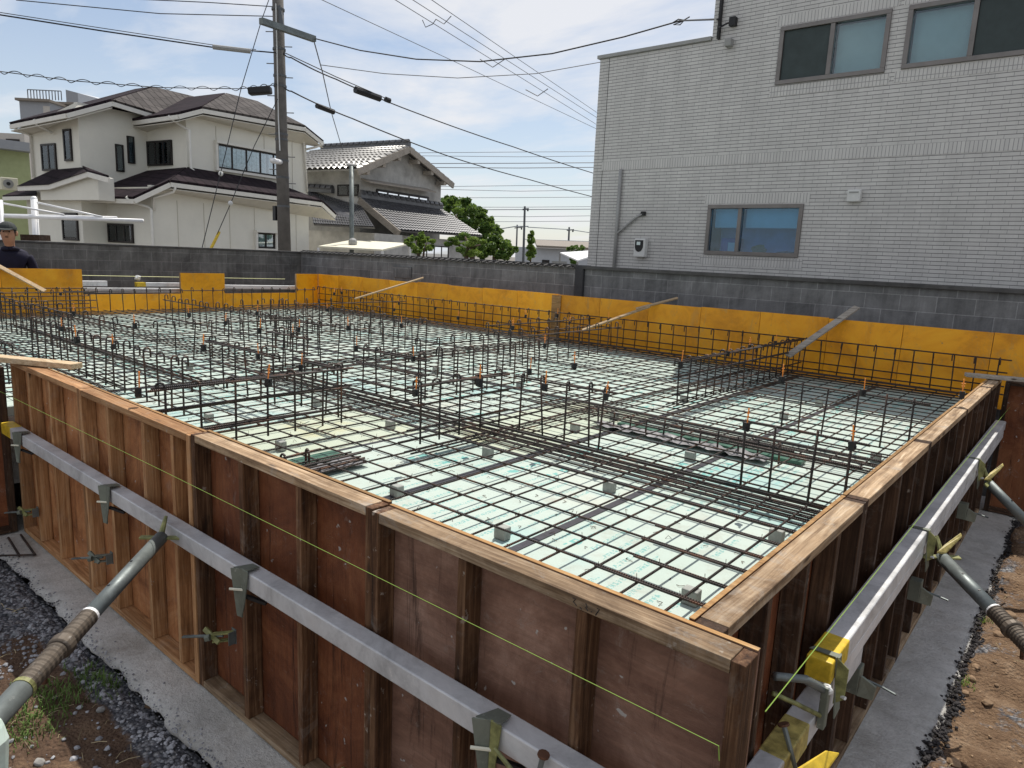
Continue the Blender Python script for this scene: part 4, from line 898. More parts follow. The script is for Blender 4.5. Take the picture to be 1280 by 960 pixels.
def sash(w, split, glasses, label):
    x0, x1, z0, z1 = w; f = .045; e = .0015
    fr = MB()
    fr.bx(x0+e,x1-e,TY-.02,TY+.08,z0+e,z0+f); fr.bx(x0+e,x1-e,TY-.02,TY+.08,z1-f,z1-e); fr.bx(x0+e,x0+f,TY-.0195,TY+.079,z0+f,z1-f); fr.bx(x1-f,x1-e,TY-.0195,TY+.079,z0+f,z1-f)
    xm = x0 + (x1-x0)*split; fr.bx(xm-.022,xm+.022,TY-.016,TY+.06,z0+f+.001,z1-f-.001)
    o = fr.build('window', M['window_bronze'], tb, bevel=.003); o['label'] = label
    for (a, b), gm in zip(((x0+f, xm-.022), (xm+.022, x1-f)), glasses):
        MB().bx(a+.001, b-.001, TY+.02, TY+.026, z0+f+.001, z1-f-.001).build('pane', M[gm], o)
    # a shallow dark room behind
    MB().add([(x0,TY+.9,z0),(x1,TY+.9,z0),(x1,TY+.9,z1),(x0,TY+.9,z1),(x0,TY+.09,z0),(x1,TY+.09,z0),(x1,TY+.09,z1),(x0,TY+.09,z1)], [(0,1,2,3),(4,0,3,7),(1,5,6,2),(4,5,1,0),(3,2,6,7)]).build('room', M['interior_dark'], o)
    return o, xm
o1, xm = sash(wins[0], .36, ('blue_glass','blue_glass'), 'ground-floor window with a half-drawn blind')
MB().bx(wins[0][0]+.05, xm-.03, TY+.12, TY+.125, 1.14, 1.36).build('blind', M['blind'], o1); MB().bx(xm+.03, wins[0][1]-.05, TY+.12, TY+.125, 1.14, 1.36).build('blind', M['blind'], o1)
plain('blue_haze', (.16,.27,.48), .9, 0, .25); MB().bx(wins[0][0]+.04, wins[0][1]-.04, TY+.34, TY+.35, .84, 1.39).build('inner_wall', M['blue_haze'], o1)  # added panel; the window's blue haze is put into its colour
o2, xm2 = sash(wins[1], .5, ('glass','glass'), 'left upper window, left half with dark insect mesh')
MB().bx(wins[1][0]+.05, xm2-.026, TY+.004, TY+.008, 2.70, 3.19).build('insect_mesh', M['dark_mesh'], o2); MB().bx(xm2+.03, wins[1][1]-.05, TY+.10, TY+.105, 2.70, 3.19).build('blind', M['blind'], o2)
o3, xm3 = sash(wins[2], .40, ('glass','glass'), 'right upper window, right half with dark insect mesh')
MB().bx(xm3+.026, wins[2][1]-.05, TY+.004, TY+.008, 2.71, 3.19).build('insect_mesh', M['dark_mesh'], o3); MB().bx(wins[2][0]+.05, xm3-.03, TY+.10, TY+.105, 2.71, 3.19).build('blind', M['blind'], o3)
bb = thing('blue_crate', 'bright blue crate with a pale square label inside the ground-floor window', 'crate', (-3.08, TY+.2, .87))
MB().bx(-3.20,-2.98,TY+.16,TY+.30,.868,1.02).build('body', M['blue_box'], bb, bevel=.004); MB().bx(-3.11,-2.985,TY+.156,TY+.1595,.87,.97).build('sticker', M['blind'], bb); MB().bx(-3.02,-2.988,TY+.153,TY+.1555,.872,.90).build('red_patch', M['gap_marker_orange'], bb)
tag(MB().ball((-2.75,TY+.2,.90),(.09,.05,.05),9,6,.25).build('pot_plant', M['leaf_mid'], None, loc=(-2.75,TY+.2,.86)), 'small green plant on the sill inside the ground-floor window', 'pot plant')
tag(MB().ball((-2.42,TY+.2,.865),(.16,.05,.025),9,6,.25).build('cloth_heap', M['black_plastic'], None, loc=(-2.42,TY+.2,.85)), 'dark heap of things on the sill inside the ground-floor window', 'heap')
# fittings on the facade
m_ = thing('electric_meter', 'white electric meter box with a dark round-bottomed window on the tiled wall', 'meter', (-4.16, TY-.08, .76))
MB().bx(-4.245,-4.085,TY-.09,TY-.002,.755,.985).build('case', M['white_plastic'], m_, bevel=.012)
MB().slab([(-4.225 + .115*t, TY-.0935, z) for t, z in ((0,.965),(0,.875),(.1,.845),(.3,.825),(.5,.82),(.75,.83),(.93,.855),(1,.88),(1,.965))], (0,.003,0)).build('cover', M['black_plastic'], m_)
MB().bx(-4.20,-4.15,TY-.096,TY-.094,.905,.945).build('display', M['blind'], m_)
dp = thing('drain_pipe', 'slim grey pipe running down the tiled wall left of the meter', 'pipe', (-4.55, TY-.03, .6))
MB().tube([(-4.55,TY-.03,.35),(-4.55,TY-.03,1.845)], .022, 10).build('pipe', M['grey_plastic'], dp, smooth=True)
MB().tube([(-4.55,TY-.032,1.02),(-4.52,TY-.032,1.06),(-4.26,TY-.03,1.26),(-4.19,TY-.028,1.285)], .015, 8).build('branch', M['grey_plastic'], dp, smooth=True)
MB().bx(-4.21,-4.155,TY-.04,TY-.001,1.27,1.32).build('entry_box', M['black_plastic'], dp)
v_ = thing('wall_vent', 'square white vent hood right of the ground-floor window', 'vent', (-1.72,TY,1.44)); MB().bx(-1.79,-1.66,TY-.07,TY-.001,1.405,1.525).build('hood', M['white_plastic'], v_, bevel=.008); MB().bx(-1.77,-1.68,TY-.074,TY-.0705,1.49,1.505).build('slot', M['grey_plastic'], v_)
cl = thing('service_bracket', 'black cable bracket high on the tiled wall at the step of the roof', 'bracket', (-3.36, TY, 3.4))
MB().bx(-3.40,-3.375,TY-.05,TY-.001,3.22,3.66).build('rail', M['black_plastic'], cl); MB().tube([(-3.39,TY-.05,3.34),(-3.34,TY-.10,3.32),(-3.28,TY-.06,3.36),(-3.22,TY-.05,3.37)], .010, 5).build('loop', M['cable_black'], cl); MB().bx(-3.26,-3.19,TY-.07,TY-.001,3.33,3.42).build('box', M['black_plastic'], cl)
tag(MB().bx(-3.29,-3.21,TY-.08,TY-.001,3.115,3.20).build('wall_lamp', M['grey_plastic'], None, loc=(-3.25,TY,3.12), bevel=.012), 'small grey downlight below the cable bracket on the tiled wall', 'lamp')
# ------------------------------------------------------------------ neighbouring houses
HU = ray(1170, 344); HU = V((HU.x, HU.y, 0)).normalized()          # direction of the faces that run off to the right
HL = V((-HU.y, HU.x, 0))                                            # direction of the faces that run off to the left
Z = V((0, 0, 1))
def fr(u, v, o, off=0): return onplane(u, v, o - HL*off, HL)          # a point on a right-running face through o (off = towards the viewer)
def fl(u, v, o, off=0): return onplane(u, v, o - HU*off, HU)          # a point on a left-running face through o
def flat(p, z): return V((p.x, p.y, z))
def hbox(mb, c, lr, ll, z0, z1):
    c0 = flat(c, z0); return mb.slab([c0, c0 + HL*ll, c0 + HL*ll + HU*lr, c0 + HU*lr], (0, 0, z1 - z0))
def face_rect(c, d, pxs, plane, off=0):
    """rectangle on a face from four photograph corners: returns s0,s1,z0,z1 along d from c"""
    P = [plane(u, v, c, off) for u, v in pxs]; s = [(p - c).dot(d) for p in P]; z = [p.z for p in P]
    s.sort(); z.sort(); return (s[0]+s[1])/2, (s[2]+s[3])/2, (z[0]+z[1])/2, (z[2]+z[3])/2
def house_window(par, c, d, nrm, rect, n=2, curtain=True, frame=.05, trim=False, label=None, pane='glass'):
    s0, s1, z0, z1 = rect; P = lambda s, z, o: flat(c + d*s, z) + nrm*o
    mb = MB(); f = frame
    def b(a0, a1, b0, b1, o0, o1): mb.slab([P(a0,b0,o0), P(a1,b0,o0), P(a1,b1,o0), P(a0,b1,o0)], nrm*(o1-o0))
    b(s0, s1, z0, z0+f, .002, .05); b(s0, s1, z1-f, z1, .002, .05); b(s0, s0+f, z0+f, z1-f, .002, .049); b(s1-f, s1, z0+f, z1-f, .002, .049)
    for k in range(1, n): q = s0 + (s1-s0)*k/n; b(q-f*.45, q+f*.45, z0+f, z1-f, .002, .045)
    o = mb.build('window', M['dark_frame'], par)
    if label: o['label'] = label
    m2 = MB().slab([P(s0+f*.5,z0+f*.5,.002), P(s1-f*.5,z0+f*.5,.002), P(s1-f*.5,z1-f*.5,.002), P(s0+f*.5,z1-f*.5,.002)], nrm*.006)
    m2.build('backing', M['interior_dark'], o)
    if curtain:
        mb = MB(); k = max(6, int((s1-s0)/.09))
        for i in range(k):
            if i % 4 == 3 and rnd(0,1) < .4: continue
            a = s0 + f + (s1-s0-2*f)*i/k; w = (s1-s0-2*f)/k
            mb.slab([P(a,z0+f,.010), P(a+w*.9,z0+f,.010), P(a+w*.9,z1-f*1.2,.010), P(a,z1-f*1.2,.010)], nrm*(.004 + .008*(i % 2)))
        mb.build('curtain', M['curtain'], o)
    MB().slab([P(s0+f,z0+f,.028), P(s1-f,z0+f,.028), P(s1-f,z1-f,.028), P(s0+f,z1-f,.028)], nrm*.003).build('pane', M[pane], o)
    if trim:
        mb = MB(); w = .07
        b2 = lambda a0,a1,b0,b1,o1: mb.slab([P(a0,b0,.002), P(a1,b0,.002), P(a1,b1,.002), P(a0,b1,.002)], nrm*o1)
        b2(s0-w, s1+w, z0-w, z0-.002, .10); b2(s0-w, s1+w, z1+.002, z1+w, .14); b2(s0-w, s0-.002, z0, z1, .10); b2(s1+.002, s1+w, z0, z1, .10)
        mb.build('trim', M['house_trim'], o)
    return o
def roof(par, faces, mat, t=.07, name='roof'):
    mb = MB()
    for f in faces:
        n = (f[1]-f[0]).cross(f[2]-f[0]).normalized(); n = n if n.z > 0 else -n
        mb.slab(f, n * t)
    return mb.build(name, M[mat], par)
def fascia(par, pts, h=.11, w=.05, name='fascia', mat='house_trim'):
    mb = MB()
    for a, b in zip(pts, pts[1:]): mb.bar(a - Z*h*.5, b - Z*h*.5, w, h)
    return mb.build(name, M[mat], par)
def pipe(par, pts, r=.035, mat='house_trim', name='downpipe'): return MB().tube(pts, r, 7).build(name, M[mat], par, smooth=True)

O2 = atd(234, 200, 19.0)                                               # front corner of the upper right block
I1 = fl(185, 190, O2)                                                # where the upper left block meets it
O1 = fr(100, 190, I1)
wh = thing('white_house', 'white two-storey house with hipped grey roofs and dark windows, behind the utility pole', 'house', flat(O2, G))
MB_ = MB(); e2 = fr(253, 139, O2, .35).z; R2 = (fr(383, 200, O2) - O2).dot(HU)
hbox(MB_, O2, R2, 7.5, G, e2 - .02)
e1 = fr(140, 130, O1, .35).z; R1 = (I1 - O1).dot(HU); Ll = (fl(41, 200, O1) - O1).dot(HL)
m1 = MB(); hbox(m1, O1, R1 + 4.0, Ll, G, fl(60, 152, O1).z)
# lower right block
OF = O2 - HL*.55 - HU*.0; OF = fr(190, 260, OF); RF = (fr(386, 280, OF) - OF).dot(HU); eF = fr(213, 231, OF, .4).z
LFp = (fl(124, 270, OF) - OF).dot(HL)
m3 = MB(); hbox(m3, OF, RF, LFp, G, fr(300, 246, OF).z)
walls = MB_
for q in (m1, m3): n = len(walls.v); walls.v += q.v; walls.f += [tuple(i+n for i in f) for f in q.f]
# recessed entrance block and porch gable
m4 = MB(); hbox(m4, fl(102, 260, O1 - HU*.2), 1.2, (fl(35,260,O1) - fl(102,260,O1)).length, G, fl(60, 236, O1).z); n = len(walls.v); walls.v += m4.v; walls.f += [tuple(i+n for i in f) for f in m4.f]
po = O1 - HU*.45
a_ = fl(50, 235, po); b_ = fl(122, 221, po)
m5 = MB(); m5.slab([flat(a_, fl(60,250,po).z), flat(b_, fl(60,250,po).z), flat(b_, b_.z), fl(108, 217, po), fl(62, 233, po), flat(a_, fl(50,234,po).z)], HU*.40); n = len(walls.v); walls.v += m5.v; walls.f += [tuple(i+n for i in f) for f in m5.f]
walls.build('wall', M['house_white'], wh)
# roofs: upper right block
C, Fp = fr(253, 136, O2, .40), fr(381, 159.4, O2, .40)
Gt, Et = fl(223, 143.5, O2, .40), fl(160, 152.5, O2, .40); D = fr(404, 178, O2, .40)
A = fr(282, 119, O2, -1.25); A2 = A + HL*6.2; A3 = A + HU*1.15
roof(wh, [[C, Fp, A3, A]], 'slate_roof'); roof(wh, [[Et, Gt, C, A, A2]], 'slate_roof_dark'); roof(wh, [[Fp, D, D + HL*6, A2 + HU*1.15, A3]], 'slate_roof_dark')
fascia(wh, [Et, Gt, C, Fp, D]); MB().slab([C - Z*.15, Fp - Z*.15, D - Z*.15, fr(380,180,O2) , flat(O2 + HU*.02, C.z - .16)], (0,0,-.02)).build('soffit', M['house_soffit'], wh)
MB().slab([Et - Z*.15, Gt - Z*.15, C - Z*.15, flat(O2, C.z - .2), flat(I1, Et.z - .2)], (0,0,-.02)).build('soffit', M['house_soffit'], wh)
# gable wall infill under the upper right roof
MB().slab([flat(O2, e2-.02) - HL*.002, flat(O2 + HU*R2, e2-.02) - HL*.002, flat(O2 + HU*R2, fr(381,163,O2).z), flat(O2, fr(240,141,O2).z)], HL*.2).build('gable_wall', M['house_white'], wh)
# upper left block
C1, F1 = fr(140, 127, O1, .40), fr(205, 147, O1, .40)
G1, E1 = fl(83, 142, O1, .40), fl(13, 156, O1, .40); A1 = fr(192, 111, O1, -1.6)
roof(wh, [[C1, F1, A1 + HU*2.6, A1]], 'slate_roof'); B1 = A1 + HL*.9; roof(wh, [[E1, G1, C1, A1, B1]], 'slate_roof_dark'); roof(wh, [[E1, B1, B1 + HU*2.6, E1 + HU*5.5]], 'slate_roof_dark'); roof(wh, [[F1, F1 + HL*6, B1 + HU*2.6, A1 + HU*2.6]], 'slate_roof_dark')
fascia(wh, [E1, G1, C1, F1])
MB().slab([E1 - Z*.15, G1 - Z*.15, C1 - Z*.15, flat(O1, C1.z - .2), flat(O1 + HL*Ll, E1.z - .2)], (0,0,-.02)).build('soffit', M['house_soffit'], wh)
MB().slab([flat(O1 + HL*Ll, fl(60,152,O1).z - .02) - HU*.002, flat(O1, fl(60,152,O1).z - .02) - HU*.002, flat(O1, C1.z - .12), flat(O1 + HL*Ll*.55, G1.z - .1), flat(O1 + HL*Ll, E1.z - .1)], HU*.15).build('gable_wall', M['house_white'], wh)
MB().slab([flat(O1, fl(60,152,O1).z - .02) - HL*.002, flat(O1 + HU*R1, fl(60,152,O1).z - .02) - HL*.002, flat(O1 + HU*R1, C1.z - .12), flat(O1, C1.z - .12)], HL*.15).build('gable_wall', M['house_white'], wh)
# lower right roof
C3, F3 = fr(213, 228, OF, .45), fr(402, 253, OF, .45); G3, E3 = fl(168, 249, OF, .45), fl(98, 247.5, OF, .45); D3 = fr(419, 269, OF, .45)
T0, T1, T2 = fr(234, 212, O2), fr(338, 229, O2), fr(372, 243, O2)
T3 = fl(186, 216, O2); T4 = fr(150, 229, I1)
roof(wh, [[C3, F3, T2, T1, T0]], 'slate_roof_dark'); roof(wh, [[E3, G3, C3, T0, T3, T4]], 'slate_roof_dark'); roof(wh, [[F3, D3, T2 + HU*.6]], 'slate_roof_dark')
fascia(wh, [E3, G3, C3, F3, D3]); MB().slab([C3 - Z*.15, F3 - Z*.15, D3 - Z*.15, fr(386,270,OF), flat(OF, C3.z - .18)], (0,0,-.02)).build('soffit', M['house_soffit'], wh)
MB().slab([flat(OF, fr(300,246,OF).z-.02) - HL*.002, flat(OF + HU*RF, fr(300,246,OF).z-.02) - HL*.002, flat(OF + HU*RF, fr(386,256,OF).z), flat(OF, fr(205,233,OF).z)], HL*.15).build('gable_wall', M['house_white'], wh)
# porch roof
q0, q1, q2, q3 = fl(23, 233, po, .1), fl(62, 231, po, .1), fl(110, 215, po, .1), fl(136, 222, po, .1)
roof(wh, [[q0, q1, q2, fl(103, 209.5, O1), fl(68, 212.5, O1)]], 'slate_roof_dark', .05); roof(wh, [[q2, q3, fl(103, 209.5, O1)]], 'slate_roof_dark', .05)
fascia(wh, [q0, q1, q2, q3], .12)
roof(wh, [[fl(4,246,po), fl(46,245,po), fl(46,237,O1), fl(30,237,O1)]], 'slate_roof_dark', .04); fascia(wh, [fl(4,246,po), fl(46,245,po)], .1)
# windows of the white house
NR, NL = -HL, -HU
house_window(wh, O2, HU, NR, face_rect(O2, HU, [(270.5,178),(357,196),(270.5,210),(357,223)], fr), 5, trim=True, label='long five-pane upstairs window with pale curtains')
house_window(wh, O2, HL, NL, face_rect(O2, HL, [(184.7,177),(215.5,175),(186,208),(216.5,206.5)], fl), 3)
house_window(wh, I1, -HU, NR, face_rect(I1, -HU, [(143.5,180),(153,181),(145,214),(155,215)], fr), 1, False, .03)
house_window(wh, I1, -HU, NR, face_rect(I1, -HU, [(157.5,169.5),(166.5,171),(160,204),(168.5,205)], fr), 1, False, .03)
house_window(wh, O1, HL, NL, face_rect(O1, HL, [(52.5,181),(70.5,178.5),(54.5,214),(72,213)], fl), 2)
house_window(wh, O1, HL, NL, face_rect(O1, HL, [(80,162),(89.5,161),(82.5,202),(91.5,201)], fl), 1, False, pane='blue_glass')
house_window(wh, OF, HL, NL, face_rect(OF, HL, [(136,279),(167,280),(137,303),(168,304)], fl), 3)
house_window(wh, OF, HU, NR, face_rect(OF, HU, [(320,290),(342.5,292),(320,310),(342.5,311)], fr), 2, trim=True)
ow = fl(100, 270, O1 - HU*.2)
house_window(wh, ow, HL, NL, face_rect(ow, HL, [(79,266),(98,266),(80,300),(99,301)], fl), 1, False, label='dark ground-floor door')
def louvre(c, d, n, rect):
    s0, s1, z0, z1 = rect; mb = MB(); P = lambda s, z, o: flat(c + d*s, z) + n*o
    for k in range(5): z = z0 + (z1-z0)*k/5; mb.slab([P(s0,z,.004),P(s1,z,.004),P(s1,z+(z1-z0)*.1,.004),P(s0,z+(z1-z0)*.1,.004)], n*.04)
    o = mb.build('louvre', M['house_trim'], wh); MB().slab([P(s0,z0,.001),P(s1,z0,.001),P(s1,z1,.001),P(s0,z1,.001)], n*.003).build('backing', M['interior_dark'], o)
louvre(O2, HU, NR, face_rect(O2, HU, [(307,152),(320,154),(307,160),(320,162)], fr)); louvre(OF, HU, NR, face_rect(OF, HU, [(296,248),(310,249),(296,254.5),(310,255.5)], fr))
pipe(wh, [fl(211,145,O2,.42), fl(215,149,O2,.40), fl(232,161,O2,.06), fl(236.5,162,O2,.05), fr(238.5,210,O2,.05), fr(245,216,O2,.2), fr(268,236.5,OF,.35)])
pipe(wh, [fl(158,246,OF,.48), fl(163,252,OF,.44), fl(186,259,OF,.06), fl(189,262,OF,.05), flat(fl(189,262,OF,.05), G)])
pipe(wh, [fr(219,234,OF,.46), fr(217,240,OF,.40), fr(192,247,OF,.06), flat(fr(192,247,OF,.06), fr(192,263,OF).z)])
pipe(wh, [fr(381,160,O2,.42), fr(378,166,O2,.1), fr(380,180,O2,.06), fr(384,240,O2,.06)]); pipe(wh, [fr(403,180,O2,.42), fr(395,184,O2,.3), fr(382,187,O2,.06)])
pipe(wh, [fl(43,149,O1,.42), fl(46,156,O1,.38), fl(66,166,O1,.06)]); pipe(wh, [fl(17,160,O1,.42), fl(36,168,O1,.1), fl(38,170,O1,.05), fl(42,222,O1,.05)])
# grooves between wall sheets
mb = MB()
for u in (222, 255, 287, 318, 370): a = fr(u, 270, OF, .004); mb.tube([flat(a, G), flat(a, eF - .35)], .012, 4)
for u in (270, 330, 365): a = fr(u, 170, O2, .004); mb.tube([flat(a, e2 - 3.0), flat(a, e2 - .25)], .012, 4)
mb.build('wall_joint', M['house_soffit'], wh)

# ------------------------------------------------------------------ house with the tiled roofs
def tile_roof(par, a, b, c, d, n, m, mat, name='roof'):
    """a-b along the eave, d-c along the top; n rolls across, m courses up"""
    a, b, c, d = V(a), V(b), V(c), V(d); nv = (b-a).cross(d-a).normalized(); nv = nv if nv.z > 0 else -nv
    mb = MB(); cols = n*4; h = (b-a).length/n*.26
    for j in range(m):
        for e in (0, 1):
            t = (j + e*.999)/m
            p, q = a.lerp(d, t), b.lerp(c, t)
            for i in range(cols + 1):
                s = i/cols; w = abs(math.sin(PI*s*n)); mb.v.append(p.lerp(q, s) + nv*(h*w + h*.55*(1-e)))
    for r in range(2*m - 1):
        for i in range(cols): mb.f.append((r*(cols+1)+i, r*(cols+1)+i+1, (r+1)*(cols+1)+i+1, (r+1)*(cols+1)+i))
    mb.slab([a, b, c, d], nv*-.06)
    return mb.build(name, M[mat], par)
def ridge(par, a, b, r=.11):
    a, b = V(a), V(b); n = int((b-a).length/.35) + 1; mb = MB(); mb.bar(a, b, r*1.5, r*1.6)
    for k in range(n): p = a.lerp(b, (k+.5)/n); t = (b-a).normalized(); mb.tube([p - t*.12 + Z*r*.8, p + t*.12 + Z*r*.8], r, 8)
    return mb.build('ridge', M['jp_tile'], par)
J = atd(450, 240, 27.0)                                                # corner of its upper storey
jh = thing('tiled_house', 'old grey rendered house with curved tile roofs, between the pole and the big tree', 'house', flat(J, G))
RJ = (fr(551, 240, J) - J).dot(HU); LJ = 8.0
zt = fr(450, 211, J).z; za = fr(513, 190, J).z
mb = MB(); jc = flat(J, G)
mb.slab([jc, jc + HU*RJ, flat(J + HU*RJ, fr(551,222,J).z), fr(511,190,J), flat(J, zt)], HL*LJ)
mb.build('wall', M['mortar_wall'], jh)
ap = fr(512, 183, J, .5); el = fr(447, 211, J, .5); er = fr(567, 229, J, .5)
tile_roof(jh, el + HL*(LJ+.8), el, ap, ap + HL*(LJ*.62), 30, 9, 'jp_tile_sunlit'); tile_roof(jh, er, er + HL*8, ap + HL*(LJ*.62), ap, 30, 9, 'jp_tile')
ridge(jh, ap + Z*.1, ap + HL*(LJ*.62) + Z*.1)
mb = MB()
for p, q in ((el, ap), (ap, er)):
    mb.bar(p - Z*.12, q - Z*.12, .07, .24)
    for k in (.2,.5,.8): c_ = p.lerp(q, k) - Z*.3; mb.bar(c_, c_ + HL*.45, .16, .16)
mb.build('verge_board', M['grey_batten_x'], jh)
house_window(jh, J, HU, NR, face_rect(J, HU, [(470,235),(535,247),(470,247.5),(535,257)], fr), 5, True, .09)
q0, q1 = fr(463, 228.5, J, .5), fr(545, 241, J, .5)
MB().slab([q0, q1, q1 + HL*.5 + Z*.14, q0 + HL*.5 + Z*.14], (0,0,.05)).build('canopy', M['grey_batten_x'], jh)
house_window(jh, J, HL, NL, face_rect(J, HL, [(422,231),(448.5,230.5),(423,245),(449,245)], fl), 2, False)
# lower pent roof on the right-running side
a, b = fr(499, 288, J, 2.2), fr(603, 295, J, 2.2); c_, d_ = fr(552, 262, J), fr(449, 247, J)
tile_roof(jh, a, b, c_, d_, 30, 12, 'jp_tile'); ridge(jh, c_ + Z*.1, d_ + Z*.1, .12)
MB().bar(a - Z*.12, d_ - Z*.1, .1, .25).build('verge_board', M['grey_batten_x'], jh)
# lower roof on the left-running side and walls below
a2, b2 = fl(392, 280, J, 2.6), fl(468, 284, J, 2.6); c2, d2 = fl(452, 258, J, .0), fl(384, 238, J, .0)
tile_roof(jh, a2, b2, c2, d2, 24, 12, 'jp_tile')
ridge(jh, fl(382,238,J,.1) + Z*.05, fl(416,240,J,.1) + Z*.05, .12)
wl = MB(); lo_ = J - HU*2.1; wl.slab([flat(fl(385,290,lo_), G), flat(fl(468,290,lo_), G), flat(fl(468,290,lo_), fl(468,284,lo_).z - .2), flat(fl(385,290,lo_), fl(392,281,lo_).z - .2)], HU*1.5)
ro_ = J - HL*1.7; g0, g1 = fr(474, 300, ro_), fr(588, 300, ro_); wl.slab([flat(g0, G), flat(g1, G), flat(g1, fr(588,296,ro_).z-.2), flat(g0, fr(474,285,ro_).z-.2)], HL*1.2)
wl.build('lower_wall', M['mortar_wall'], jh)
house_window(jh, g0, HU, NR, face_rect(g0, HU, [(523,306),(560,308),(523,322),(560,323)], lambda u, v, o, off=0: fr(u, v, o, off)), 4, False, label='dark sliding doors')
cp = thing('carport', 'flat cream carport roof on thin posts, before the tiled-roof house', 'carport', flat(atd(450, 310, 22), G))
k0, k1, k2, k3 = atd(398, 309.5, 21), atd(440, 301.5, 24), atd(512, 306, 23.5), atd(478, 314, 20.5); zc = k1.z
MB().slab([flat(k0, k0.z), flat(k3, k3.z), flat(k2, k2.z), flat(k1, k1.z)], (0,0,.05)).build('roof', M['cream_panel'], cp)
for p in (k0, k1, k2, k3): MB().tube([flat(p, G), p], .04, 6).build('post', M['white_steel'], cp)
# ------------------------------------------------------------------ far buildings
def block(name, label, pts, dep, z1px, mat, roofm=None, depth=6, extra=None):
    a, b = atd(pts[0], z1px, dep), atd(pts[1], z1px, dep); z1 = (a.z + b.z)/2
    d = (b - a); d.z = 0; n = V((d.y, -d.x, 0)).normalized(); n = n if n.dot(a - CAM) > 0 else -n
    r = thing(name, label, 'building', flat((a+b)/2, G))
    MB().slab([flat(a,G), flat(b,G), flat(b,G) + n*depth, flat(a,G) + n*depth], (0,0,z1-G)).build('wall', M[mat], r)
    if roofm: MB().slab([flat(a,z1+.003) - n*.4 - d*.06, flat(b,z1+.003) - n*.4 + d*.06, flat(b,z1+.003) + n*depth, flat(a,z1+.003) + n*depth], (0,0,.25)).build('roof', M[roofm], r)
    return r, a, b, d, n, z1
r, a, b, d, n, z1 = block('apartment_block', 'grey flat-roofed apartment block showing over the left end of the white house', (24, 62), 75, 127, 'far_wall_grey', 'far_roof_brown', 12)
c_ = a.lerp(b, .78); MB().slab([flat(c_,G)-n*.05, flat(b,G)-n*.05, flat(b,z1-.4)-n*.05, flat(c_,z1-.4)-n*.05], n*.03).build('pale_panel', M['far_wall_beige'], r)
mb = MB()
for k in range(12): p = a.lerp(b, .3 + k*.1); mb.tube([flat(p,z1+.25), flat(p,z1+1.2)], .05, 4)
mb.tube([flat(a.lerp(b,.3),z1+1.2), flat(a.lerp(b,1.4),z1+1.2)], .05, 4); mb.build('railing', M['cable_grey'], r)
r, a, b, d, n, z1 = block('apartment_block', 'lower dark wing of the apartment block beside its pale panel', (62, 95), 78, 131, 'far_wall_grey', 'far_roof_brown', 10)
MB().slab([flat(a.lerp(b,.1),z1-3.2)-n*.05, flat(a.lerp(b,.5),z1-3.2)-n*.05, flat(a.lerp(b,.5),z1-1)-n*.05, flat(a.lerp(b,.1),z1-1)-n*.05], n*.03).build('window', M['dark_frame'], r)
a, b, c_ = atd(82, 112, 90), atd(97, 116, 90), atd(126, 124, 90)
r = thing('tower_block', 'pale blue-white tower block behind the ridge of the white house', 'building', flat(b, G)); MB().slab([flat(a,G), flat(b,G), b, a], (-1.5,3,0)).build('shaded_wall', M['far_wall_grey'], r); MB().slab([flat(b,G)+V((.01,0,0)), flat(c_,G), c_, b+V((.01,0,0))], (-1,4,0)).build('wall', M['far_wall_white'], r)  # left side coloured grey to carry its shade, the other wall white
r, a, b, d, n, z1 = block('beige_building', 'beige flat building at the left edge with a dark window band', (-30, 30), 45, 166, 'far_wall_beige', None, 8)
MB().slab([flat(a.lerp(b,.62),z1-1.1)-n*.05, flat(a.lerp(b,.9),z1-1.1)-n*.05, flat(a.lerp(b,.9),z1-.35)-n*.05, flat(a.lerp(b,.62),z1-.35)-n*.05], n*.03).build('window', M['dark_frame'], r)
gp = atd(38, 200, 24)
r = thing('green_house', 'pale green house with a grey flat roof edge at the left edge', 'house', flat(gp, G))
g0, g1 = atd(-60, 200, 23.0), atd(37, 200, 24.5); d = (g1 - g0); d.z = 0; n = V((d.y,-d.x,0)).normalized(); n = n if n.dot(g0-CAM) > 0 else -n
zt = atd(30, 189, 24).z; MB().slab([flat(g0,G), flat(g1,G), flat(g1,zt), flat(g0,zt)], n*6).build('wall', M['green_wall'], r)
zr = atd(30, 178, 24).z; MB().slab([flat(g0,zt+.003)-n*.5, flat(g1,zt+.003)-n*.5+d*.02, flat(g1,zr)-n*.5+d*.02, flat(g0,zr)-n*.5], n*6.5).build('roof', M['far_wall_grey'], r)
ac = atd(11, 230, 22.5)
r = thing('air_conditioner', 'beige air conditioner unit on the wall of the green house', 'air conditioner', ac); s = 22.5/F_PX
MB().obox(ac, d.normalized()*9*s, n*5*s, Z*7.5*s).build('case', M['cream_panel'], r, bevel=.02); c_ = ac - n*5.3*s - d.normalized()*1.5*s
MB().tube([c_, c_ - n*.02], 5.5*s, 16).build('grille', M['grey_plastic'], r); MB().tube([c_ - n*.021, c_ - n*.03], 2.2*s, 12).build('fan_hub', M['black_plastic'], r)
